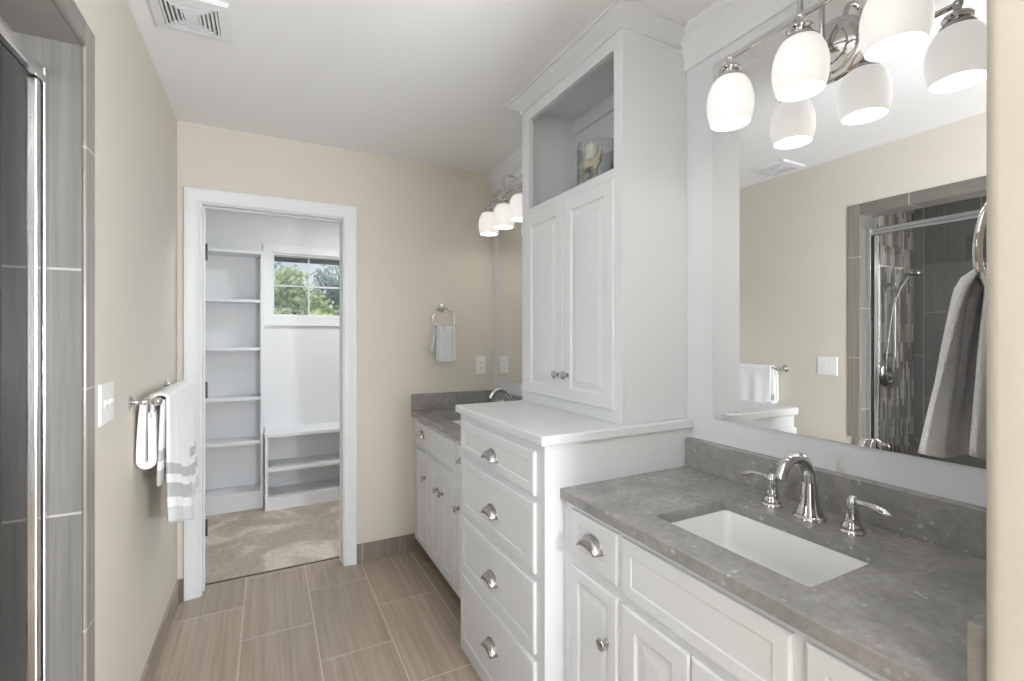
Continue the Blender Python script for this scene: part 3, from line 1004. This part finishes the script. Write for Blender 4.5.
mirror(0.262, 1.115, 1.062, 2.278, 'large mirror without a frame above the counter nearest the camera')
mirror(1.962, 2.806, 1.062, 2.278, 'mirror above the far counter, only a narrow strip showing past the tall cabinet')


# ------------------------------------------------------------------ three-shade wall lights
def vanity_light(yc, label):
    zc, xr, zr = 2.115, 1.205, 2.161
    xw = W - 0.0061
    t = thing('vanity_light', (xw, yc, zc), label, 'wall lamp', 'three-shade vanity lights')
    m = MB()
    m.lathe([(0.0001, 0), (0.083, 0), (0.083, 0.005), (0.078, 0.010), (0.068, 0.012), (0.066, 0.016), (0.058, 0.020), (0.046, 0.022), (0.044, 0.027), (0.030, 0.032), (0.014, 0.035), (0.012, 0.046), (0.0001, 0.048)], (xw, yc, zc), '-X', 40)
    m.build('canopy', M['chrome'], t, smooth=40)
    m = MB()
    xa = 1.300
    cxm, ra = (xa + xr) / 2, (xa - xr) / 2
    pts = [(xw - 0.04, yc, zc), (xa + 0.006, yc, zc), (xa + 0.001, yc, zc + 0.004), (xa, yc, zc + 0.012), (xa, yc, 2.21)]
    pts += [(cxm + ra * math.cos(R(a)), yc, 2.225 + ra * math.sin(R(a))) for a in range(0, 181, 15)]
    pts += [(xr, yc, 2.20), (xr, yc, zr)]
    m.tube(pts, 0.0068, 14)
    m.ball((xa, yc, zc + 0.0), 0.011)
    m.build('arm', M['chrome'], t, smooth=60)
    m = MB()
    m.tube([(xr, yc - 0.205, zr), (xr, yc + 0.205, zr)], 0.0072, 16)
    for k in (-1, 0, 1):
        m.ball((xr, yc + 0.205 * k, zr), 0.0115)
    m.build('rod', M['chrome'], t, smooth=60)
    for k in (-1, 0, 1):
        y = yc + 0.205 * k
        m = MB()
        m.lathe([(0.0001, zr), (0.009, zr), (0.0085, zr - 0.014), (0.011, zr - 0.019), (0.020, zr - 0.023), (0.029, zr - 0.029), (0.032, zr - 0.035), (0.030, zr - 0.040), (0.025, zr - 0.043), (0.026, zr - 0.047), (0.034, zr - 0.052), (0.038, zr - 0.058), (0.038, zr - 0.064), (0.034, zr - 0.067), (0.0001, zr - 0.067)], (xr, y, 0), 'Z', 28)
        m.build('socket_cap', M['chrome'], t, smooth=40)
        m = MB()
        zs = zr - 0.060
        out = [(0.033, 0.0), (0.042, -0.005), (0.050, -0.016), (0.0575, -0.033), (0.0625, -0.054), (0.0640, -0.072), (0.0630, -0.094), (0.0595, -0.114), (0.0550, -0.130)]
        inn = [(r - 0.003, h) for r, h in reversed(out)]
        loops = []
        for r, h in out + [(0.0535, -0.1315)] + inn[1:]:
            loops.append([(xr + r * math.cos(2 * PI * i / 32), y + r * math.sin(2 * PI * i / 32), zs + h) for i in range(32)])
        m.rings(loops, False, False)
        s = m.build('glass_shade', M['opal'], t, smooth=70)
        m = MB()
        m.ball((xr, y, zs - 0.062), 0.024, 1, 1, 1.25)
        m.build('bulb', M['opal_in'], s, smooth=80)
        lamp('vanity_bulb_light', 'POINT', (xr, y, zs - 0.100), BULB, (1.0, 0.955, 0.90), radius=0.03)
    return t


BULB = 0.6
vanity_light(0.727, 'chrome three-shade wall light on the large mirror nearest the camera')
vanity_light(2.425, 'chrome three-shade wall light in the far corner, partly hidden by the tall cabinet')


# ------------------------------------------------------------------ towel rings and hand towels
def towel_ring(x, yw, sgn, zc, r, lean, label):
    """ring hanging from a post on a wall whose face looks along sgn*Y"""
    t = thing('towel_ring', (x, yw, zc + r), label, 'towel ring', 'chrome towel rings')
    m = MB()
    ax = 'Y' if sgn > 0 else '-Y'
    m.lathe([(0.0001, 0), (0.027, 0), (0.027, 0.004), (0.022, 0.008), (0.014, 0.010), (0.011, 0.014), (0.009, 0.030), (0.010, 0.040), (0.0001, 0.041)], (x, yw, zc + r), ax, 24)
    m.ball((x, yw + sgn * 0.052, zc + r), 0.013)
    m.build('post', M['chrome'], t, smooth=45)
    m = MB()
    pts = []
    for i in range(48):
        a = 2 * PI * i / 48
        pts.append((x + r * math.cos(a), yw + sgn * (0.055 + lean * (1 - math.sin(a)) * 0.5), zc + r * math.sin(a)))
    m.tube(pts, 0.0058, 12, closed=True)
    m.build('ring', M['chrome'], t, smooth=80)
    return t


def hand_towel(x, yr, ztop, sgn, L, wt, wb, mat, label, skew=0.0, seed=1, back_w=1.0, backL=0.94, lift=0.03):
    """cloth drawn through a ring: front and back falls with gathered folds"""
    rnd = random.Random(seed)
    ph = [rnd.random() * 6 for _ in range(4)]
    NS, NT = 46, 44
    m = MB()
    uvl = []
    grid = []
    for i in range(NS + 1):
        u = -1 + 2 * i / NS            # -1 back hem, 0 over the ring, +1 front hem
        side = 1 if u >= 0 else -1
        d = abs(u)
        row = []
        for j in range(NT + 1):
            tt = -1 + 2 * j / NT
            wmul = 1.0 if side > 0 else back_w
            sp = wt + (wb * wmul - wt) * (d ** 0.8)
            xx = x + tt * sp + skew * d
            g = (1 - d) * 0.8 + 0.25
            fold = 0.0065 * g * math.sin(tt * 9 + ph[0] + d * 1.4) + 0.006 * g * math.sin(tt * 17 + ph[1]) + 0.007 * d * math.sin(tt * 4.5 + ph[2])
            off = 0.016 * math.sin(min(d * 9, 1) * PI / 2) + 0.012 * d
            ll = L if side > 0 else L * backL
            z = ztop - d * (ll + lift * (1 - tt * tt)) + 0.010 * math.cos(min(d * 9, 1) * PI / 2)
            yy = yr + side * sgn * (off + fold * (0.75 if d > 0.02 else 0.2) + 0.004)
            row.append(m.v((xx, yy, z)))
        grid.append(row)
    for a, b in zip(grid, grid[1:]):
        for j in range(NT): m.f([a[j], a[j + 1], b[j + 1], b[j]])
    return m.build('hand_towel', mat, smooth=80, solid=0.007, label=label, cat='towel', normals=False)


towel_ring(1.026, 0.247, 1, 1.492, 0.070, 0.012, 'chrome towel ring at the right edge, in front of the large mirror')
hand_towel(1.026, 0.312, 1.440, 1, 0.268, 0.052, 0.170, M['towel_grey'], 'grey terry hand towel hanging by the large mirror at the right edge', 0.0, 3, 0.95, 0.97, 0.022)
towel_ring(0.988, YB, -1, 1.452, 0.072, 0.010, 'chrome towel ring on the beige back wall beside the far counter')
hand_towel(0.996, YB - 0.060, 1.396, -1, 0.205, 0.058, 0.064, M['towel_pale'], 'small pale grey hand towel on the back wall ring beside the far counter', -0.006, 5, 1.35, 0.70, 0.012)

# ------------------------------------------------------------------ towel bar and striped towel on the left wall
bx, bz, by0, by1 = -0.334, 1.122, 1.985, 2.600
t = thing('towel_bar', (XL, (by0 + by1) / 2, bz - 0.03), 'chrome towel bar on the left wall holding the striped white towel', 'towel bar')
for y in (by0, by1):
    m = MB()
    m.lathe([(0.0001, 0), (0.027, 0), (0.027, 0.004), (0.022, 0.008), (0.013, 0.011), (0.010, 0.016), (0.0085, 0.030), (0.012, 0.036), (0.010, 0.042), (0.0085, 0.055), (0.011, 0.062), (0.0001, 0.064)], (XL, y, bz), 'X', 22)
    m.ball((bx, y, bz), 0.0145)
    m.build('post', M['chrome'], t, smooth=45)
m = MB(); m.tube([(bx, by0, bz), (bx, by1, bz)], 0.0085, 14)
m.build('rail', M['chrome'], t, smooth=60)


def bath_towel():
    m = MB()
    uvs = {}
    def sheet(ya, yb, path_fn, ny=40):
        g = []
        for j in range(ny + 1):
            y = ya + (yb - ya) * j / ny
            g.append([(m.v((px, py, pz)), vv) for px, py, pz, vv in path_fn(y, j / ny)])
        for a, b in zip(g, g[1:]):
            for i in range(len(a) - 1):
                f = m.f([a[i][0], b[i][0], b[i + 1][0], a[i + 1][0]])
                for vtx, vv in (a[i], b[i], b[i + 1], a[i + 1]): uvs[vtx] = vv
    def lerp(tab, x):
        for (x0, v0), (x1, v1) in zip(tab, tab[1:]):
            if x <= x1: return v0 + (v1 - v0) * max(0, (x - x0)) / (x1 - x0)
        return tab[-1][1]
    # outer fall in front of the rail and the rolled fold behind it
    botT = [(2.02, 0.690), (2.10, 0.668), (2.24, 0.615), (2.29, 0.612), (2.42, 0.655), (2.58, 0.655)]
    outT = [(2.02, 0.016), (2.12, 0.030), (2.22, 0.048), (2.30, 0.040), (2.38, 0.020), (2.47, 0.034), (2.58, 0.026)]
    def outer(y, f):
        zb = lerp(botT, y); ox = lerp(outT, y)
        P = []
        n = 34
        # from behind the rail over its top
        P.append((bx - 0.024, y, bz - 0.06, 0.9))
        for k in range(9):
            a = PI - PI * k / 8
            P.append((bx - 0.001 + 0.023 * math.cos(a), y, bz + 0.004 + 0.016 * math.sin(a), 0.9))
        z0 = bz
        for k in range(n + 1):
            s = k / n
            z = z0 + (zb - z0) * s
            wob = 0.010 * math.sin(y * 36 + 2.0 * s) * s + 0.006 * math.sin(y * 71 + 1.0) * s
            P.append((bx + 0.022 + (ox - 0.010) * s ** 0.8 + wob, y + 0.012 * s * math.sin(y * 20), z, (z - zb)))
        return P
    sheet(2.022, 2.575, outer, 110)
    # inner layer whose banded hem shows at the near end
    def inner(y, f):
        P = []
        zb = 0.825 + 0.01 * f
        for k in range(16):
            s = k / 15
            P.append((bx + 0.011 - 0.012 * s + 0.004 * math.sin(y * 40), y, bz + (zb - bz) * s, (bz + (zb - bz) * s) - zb + 0.088))
        return P
    sheet(2.012, 2.30, inner, 26)
    # thick rolled fold hanging between the rail and the wall
    def fold(y, f):
        zl, th, hw = 0.890 + 0.015 * f, 0.017, 0.0255
        cx0 = bx - 0.040 + 0.003 * math.sin(y * 22)
        out, inn = [], []
        for k in range(10): out.append((cx0 - hw + 0.012 * (1 - k / 9) ** 2, bz - 0.002 - (bz - zl - hw) * k / 9))
        for k in range(1, 12):
            a = PI + PI * k / 12
            out.append((cx0 + hw * math.cos(a), zl + hw + hw * 1.05 * math.sin(a)))
        for k in range(10): out.append((cx0 + hw - 0.006 * (k / 9), zl + hw + (bz - 0.045 - zl - hw) * k / 9))
        for x_, z_ in out:
            d = max(0.0, min(1.0, (z_ - zl - 0.010) / 0.03))
            inn.append((cx0 + (x_ - cx0) * (1 - th / hw) if z_ > zl + 0.02 else cx0 + (x_ - cx0) * 0.3, max(z_, zl + th)))
        return [(px, y, pz, 0.9) for px, pz in out + inn[::-1]]
    g = []
    for j in range(31):
        y = 2.026 + (2.56 - 2.026) * j / 30
        ring = []
        for px, py, pz, vv in fold(y, j / 30):
            vx_ = m.v((px, py, pz)); uvs[vx_] = vv; ring.append(vx_)
        g.append(ring)
    for a_, b_ in zip(g, g[1:]):
        for i in range(len(a_)):
            k = (i + 1) % len(a_)
            m.f([a_[i], b_[i], b_[k], a_[k]])
    for end in (g[0], g[-1]):
        nn = len(end)
        for i in range(nn // 2 - 1): m.f([end[i], end[i + 1], end[nn - 2 - i], end[nn - 1 - i]])
    b = m.b
    uvl = b.loops.layers.uv.new('UVMap')
    for f in b.faces:
        for lp in f.loops: lp[uvl].uv = (0.5, min(max(uvs[lp.vert], 0.0), 0.95))
    return m.build('bath_towel', M['towel_striped'], smooth=80, solid=0.010, normals=False,
                   label='white bath towel with grey stripes draped over the bar on the left wall', cat='towel')


bath_towel()

# ------------------------------------------------------------------ switch, outlet, ceiling vent
t = thing('light_switch', (XL, 1.711, 1.098), 'white double light switch plate on the left wall beside the shower', 'light switch')
m = MB()
y0, y1, z0, z1 = 1.650, 1.772, 1.098, 1.213
m.rings([[(XL + a, y0 + i, z0 + i), (XL + a, y1 - i, z0 + i), (XL + a, y1 - i, z1 - i), (XL + a, y0 + i, z1 - i)] for i, a in ((0, 0), (0, 0.003), (0.004, 0.006), (0.006, 0.006))])
m.build('plate', M['plastic'], t)
for yy in (1.688, 1.734):
    m = MB(); m.box(XL + 0.006, XL + 0.007, yy - 0.006, yy + 0.006, 1.143, 1.168)
    m.prism([(XL + 0.006, 1.150), (XL + 0.013, 1.160), (XL + 0.012, 1.165), (XL + 0.006, 1.163)], 'Y', yy - 0.004, yy + 0.004)
    m.build('toggle', M['plastic'], t)
t = thing('wall_outlet', (1.269, YB, 1.090), 'white electrical outlet on the back wall right of the hand towel', 'outlet')
m = MB()
x0, x1, z0, z1 = 1.234, 1.304, 1.090, 1.205
m.rings([[(x0 + i, YB - a, z0 + i), (x1 - i, YB - a, z0 + i), (x1 - i, YB - a, z1 - i), (x0 + i, YB - a, z1 - i)] for i, a in ((0, 0), (0, 0.003), (0.004, 0.006), (0.006, 0.006))])
m.build('plate', M['plastic'], t)
for zz in (1.128, 1.167):
    m = MB(); m.lathe([(0.0001, 0.006), (0.0165, 0.006), (0.0165, 0.0075), (0.0155, 0.008), (0.0001, 0.008)], (1.269, YB, zz), '-Y', 24, 1.0, 0.86)
    r = m.build('receptacle', M['plastic'], t)
    m = MB()
    for dx in (-0.006, 0.006): m.box(1.269 + dx - 0.001, 1.269 + dx + 0.001, YB - 0.0084, YB - 0.0079, zz - 0.001, zz + 0.007)
    m.box(1.267, 1.271, YB - 0.0084, YB - 0.0079, zz - 0.010, zz - 0.006)
    m.build('slots', M['void'], r)

vx0, vx1, vy0, vy1 = -0.349, -0.115, 1.806, 2.042
vcx, vcy = (vx0 + vx1) / 2, (vy0 + vy1) / 2
t = thing('ceiling_vent', (vcx, vcy, H - 0.02), 'square white ceiling vent with concentric louvres near the left wall', 'vent')
m = MB()
hw = (vx1 - vx0) / 2
def sq(h, z): return [(vcx - h, vcy - h, z), (vcx + h, vcy - h, z), (vcx + h, vcy + h, z), (vcx - h, vcy + h, z)]
m.rings([sq(hw, H), sq(hw, H - 0.004), sq(hw - 0.006, H - 0.012), sq(hw - 0.034, H - 0.014), sq(hw - 0.036, H - 0.004), sq(hw - 0.036, H)], False, False)
m.build('frame', M['trimwhite'], t)
MB().box(vcx - hw + 0.036, vcx + hw - 0.036, vcy - hw + 0.036, vcy + hw - 0.036, H - 0.0025, H - 0.0005).build('backing', M['ventgap'], t)
h = hw - 0.036
k = 0
while h > 0.022:
    m = MB()
    m.rings([sq(h, H - 0.004), sq(h - 0.0015, H - 0.014), sq(h - 0.0075, H - 0.014), sq(h - 0.006, H - 0.004)], False, False)
    m.build('louvre', M['trimwhite'], t)
    h -= 0.0128
MB().rings([sq(h + 0.003, H - 0.004), sq(h + 0.003, H - 0.013), sq(h, H - 0.014)]).build('center_plate', M['trimwhite'], t)

# ceiling lights added out of view, to go with the near and closet fills
for x, y, lb in ((-0.15, -1.30, 'added round flush ceiling light, out of view over the near end of the room'), (0.75, 3.45, 'added round flush ceiling light, out of view inside the closet')):
    t = thing('added_ceiling_light', (x, y, H - 0.075), lb, 'ceiling light', 'added flush ceiling lights')
    MB().lathe([(0.0001, H - 0.03), (0.19, H - 0.03), (0.20, H - 0.015), (0.20, H), (0.0001, H)], (x, y, 0), 'Z', 40).build('base_plate', M['trimwhite'], t, smooth=True)
    MB().lathe([(0.0001, H - 0.075), (0.10, H - 0.07), (0.16, H - 0.05), (0.18, H - 0.0305), (0.0001, H - 0.0305)], (x, y, 0), 'Z', 40).build('added_diffuser', M['added_diffuser'], t, smooth=True)

# ------------------------------------------------------------------ closet shelving
def shelf_unit(x0, x1, y0, y1, top, shelves, base, label, stile=0.022, divs=()):
    t = thing('shelving_unit', ((x0 + x1) / 2, (y0 + y1) / 2, 0.006), label, 'shelving')
    z0 = 0.006
    MB().box(x0, x0 + stile, y0, y1, z0, top - 0.025).build('side_panel', M['trimwhite'], t, bevel=0.001)
    MB().box(x1 - stile, x1, y0, y1, z0, top - 0.025).build('side_panel', M['trimwhite'], t, bevel=0.001)
    MB().box(x0 + stile, x1 - stile, y1 - 0.008, y1, z0, top - 0.025).build('back_panel', M['trimwhite'], t)
    MB().box(x0 - 0.003, x1 + 0.003, y0 - 0.006, y1, top - 0.025, top).build('top', M['trimwhite'], t, bevel=0.001)
    for z in shelves:
        MB().box(x0 + stile, x1 - stile, y0 + 0.002, y1 - 0.008, z - 0.022, z).build('shelf', M['trimwhite'], t, bevel=0.001)
    MB().box(x0 + stile, x1 - stile, y0 + 0.002, y0 + 0.018, z0, base).build('plinth', M['trimwhite'], t, bevel=0.001)
    return t


shelf_unit(-0.62, -0.030, 4.145, CY, 2.003, (1.626, 1.256, 0.873, 0.532, 0.143), 0.120,
           'tall white shelving unit with empty shelves at the left of the closet')
shelf_unit(-0.022, 0.90, 4.050, CY, 0.592, (0.322, 0.100), 0.078,
           'low white two-shelf unit under the closet window')

# ------------------------------------------------------------------ shower door and fittings
gx = -0.484
t = thing('shower_door', (gx, (SH_Y0 + SH_Y1) / 2, SH_Z0), 'framed clear glass shower door in the tiled opening at the left edge', 'shower door')
MB().box(gx - 0.014, gx + 0.016, SH_Y1 - 0.024, SH_Y1, SH_Z0, 1.985).build('wall_channel', M['alu'], t, bevel=0.004)
MB().box(gx - 0.014, gx + 0.016, SH_Y0, SH_Y0 + 0.022, SH_Z0, 1.985).build('wall_channel', M['alu'], t, bevel=0.004)
MB().box(gx - 0.010, gx + 0.004, SH_Y1 - 0.038, SH_Y1 - 0.024, SH_Z0, 1.94).build('seal', M['dark'], t)
MB().box(gx - 0.013, gx + 0.013, SH_Y1 - 0.060, SH_Y1 - 0.038, SH_Z0 + 0.03, 1.94).build('hinge_stile', M['alu'], t, bevel=0.004)
MB().box(gx - 0.013, gx + 0.013, SH_Y0 + 0.028, SH_Y0 + 0.050, SH_Z0 + 0.03, 1.94).build('latch_stile', M['alu'], t, bevel=0.004)
m = MB()
m.prism([(gx - 0.016, 1.942), (gx + 0.016, 1.942), (gx + 0.018, 1.947), (gx + 0.018, 1.958), (gx + 0.013, 1.962), (gx + 0.013, 1.980), (gx + 0.008, 1.985), (gx - 0.016, 1.985)], 'Y', SH_Y0 + 0.022, SH_Y1 - 0.022)
m.build('header', M['alu'], t)
MB().box(gx - 0.014, gx + 0.016, SH_Y0 + 0.022, SH_Y1 - 0.046, SH_Z0, SH_Z0 + 0.025).build('sill_rail', M['alu'], t, bevel=0.003)
MB().box(gx - 0.003, gx + 0.003, SH_Y0 + 0.050, SH_Y1 - 0.060, SH_Z0 + 0.04, 1.94).build('glass_panel', M['showerglass'], t)
m = MB()
hy_ = SH_Y0 + 0.09
m.tube([(gx + 0.003, hy_, 1.0), (gx + 0.04, hy_, 1.0), (gx + 0.045, hy_, 1.01), (gx + 0.045, hy_, 1.19), (gx + 0.04, hy_, 1.2), (gx + 0.003, hy_, 1.2)], 0.008, 10)
m.build('handle', M['chrome'], t, smooth=60)

sxx, syy = -0.966, SYE
t = thing('shower_rail', (sxx, syy, 1.19), 'hand shower on a slide rail against the stick mosaic, seen in the mirror', 'shower')
m = MB()
m.tube([(sxx, syy - 0.05, 1.20), (sxx, syy - 0.05, 1.70)], 0.011, 12)
for z in (1.215, 1.685): m.lathe([(0.0001, 0), (0.024, 0), (0.024, 0.006), (0.013, 0.01), (0.012, 0.05), (0.0001, 0.05)], (sxx, syy, z), '-Y', 16)
m.build('rail', M['nickel'], t, smooth=50)
m = MB()
m.ball((sxx, syy - 0.05, 1.62), 0.02); m.tube([(sxx, syy - 0.06, 1.60), (sxx, syy - 0.09, 1.68), (sxx, syy - 0.13, 1.74)], 0.011, 12)
m.lathe([(0.0001, 0), (0.03, 0.004), (0.045, 0.012), (0.046, 0.02), (0.0001, 0.02)], (sxx, syy - 0.145, 1.73), 'Z', 24)
m.build('hand_shower', M['nickel'], t, smooth=50)
m = MB()
m.tube([(sxx, syy - 0.06, 1.59)] + [(sxx + 0.06 * math.sin(PI * i / 14), syy - 0.05 + 0.02 * math.sin(PI * i / 14), 1.59 - 0.55 * math.sin(PI * i / 14 * 0.62)) for i in range(1, 15)], 0.006, 8)
m.build('hose', M['nickel'], t, smooth=60)
t = thing('shower_valve', (sxx, syy, 0.98), 'round shower valve with a lever below the slide rail, seen in the mirror', 'shower valve')
m = MB(); m.lathe([(0.0001, 0), (0.075, 0), (0.075, 0.004), (0.068, 0.009), (0.03, 0.012), (0.026, 0.04), (0.022, 0.055), (0.0001, 0.056)], (sxx, syy, 1.08), '-Y', 32)
m.build('escutcheon', M['nickel'], t, smooth=40)
m = MB(); m.tube([(sxx, syy - 0.045, 1.08), (sxx - 0.01, syy - 0.05, 1.03), (sxx - 0.015, syy - 0.055, 0.99)], [0.009, 0.008, 0.006], 10)
m.build('lever', M['nickel'], t, smooth=60)

# ------------------------------------------------------------------ outside the closet window
struct(MB().box(-30, 40, 4.7, 60, -3.3, -3.0), 'ground', M['grass'])
m = MB(); m.box(-1.5, 2.5, 4.50, 5.02, 2.085, 2.14); m.box(-1.5, 2.5, 4.98, 5.02, 2.055, 2.16)
struct(m, 'trim_eave', M['eave'])


def tree(x, y, top, r, leaf, n, label, seed, squash=1.0):
    rnd = random.Random(seed)
    t = thing('garden_tree', (x, y, -3.0), label, 'tree', 'trees outside the closet window')
    m = MB()
    m.tube([(x, y, -3.0), (x + 0.05, y, -1.2), (x - 0.03, y, 0.4), (x, y, top - r * 0.5)], [0.16, 0.13, 0.09, 0.03], 10)
    for k in range(9):
        a = k * 2.4; z = top - r * squash * (1.7 - 0.15 * k)
        m.tube([(x, y, z - 0.3), (x + 0.25 * r * math.cos(a), y + 0.25 * r * math.sin(a), z + 0.1), (x + 0.5 * r * math.cos(a), y + 0.5 * r * math.sin(a), z + 0.35)], [0.03, 0.018, 0.006], 6)
    m.build('trunk', M['bark'], t, smooth=60)
    m = MB()
    blobs = [(Vector((x + rnd.uniform(-.62, .62) * r, y + rnd.uniform(-.62, .62) * r, top - r * squash + rnd.uniform(-.75, .62) * r * squash)), r * rnd.uniform(.28, .5)) for _ in range(16)]
    for i in range(n):
        c, br = blobs[rnd.randrange(len(blobs))]
        d = Vector((rnd.gauss(0, 1), rnd.gauss(0, 1), rnd.gauss(0, 1))).normalized()
        p = c + d * br * rnd.uniform(0.55, 1.0)
        e1 = Vector((rnd.gauss(0, 1), rnd.gauss(0, 1), rnd.gauss(0, 1))).normalized()
        e2 = e1.cross(Vector((rnd.gauss(0, 1), rnd.gauss(0, 1), rnd.gauss(0, 1)))).normalized()
        L, wd = rnd.uniform(.10, .17), rnd.uniform(.045, .07)
        q = [p, p + e1 * L * .5 + e2 * wd, p + e1 * L, p + e1 * L * .5 - e2 * wd]
        m.f([m.v(k) for k in q])
    m.build('foliage', leaf, t, normals=False)


tree(-1.05, 17.0, 4.55, 1.35, M['leaf2'], 3200, 'blue-green tree at the left edge of the closet window view', 11)
tree(0.75, 16.0, 3.75, 1.35, M['leaf1'], 4600, 'rounded green tree in the left half of the closet window view', 12)
tree(2.65, 20.0, 4.65, 1.55, M['leaf2'], 4200, 'blue-green tree in the right half of the closet window view', 13)
tree(1.55, 12.5, 2.10, 0.95, M['leaf3'], 3200, 'low yellow-green bush along the bottom of the closet window view', 14)
tree(-0.2, 14.0, 2.2, 0.9, M['leaf1'], 2400, 'low green shrub at the bottom left of the closet window view', 15)
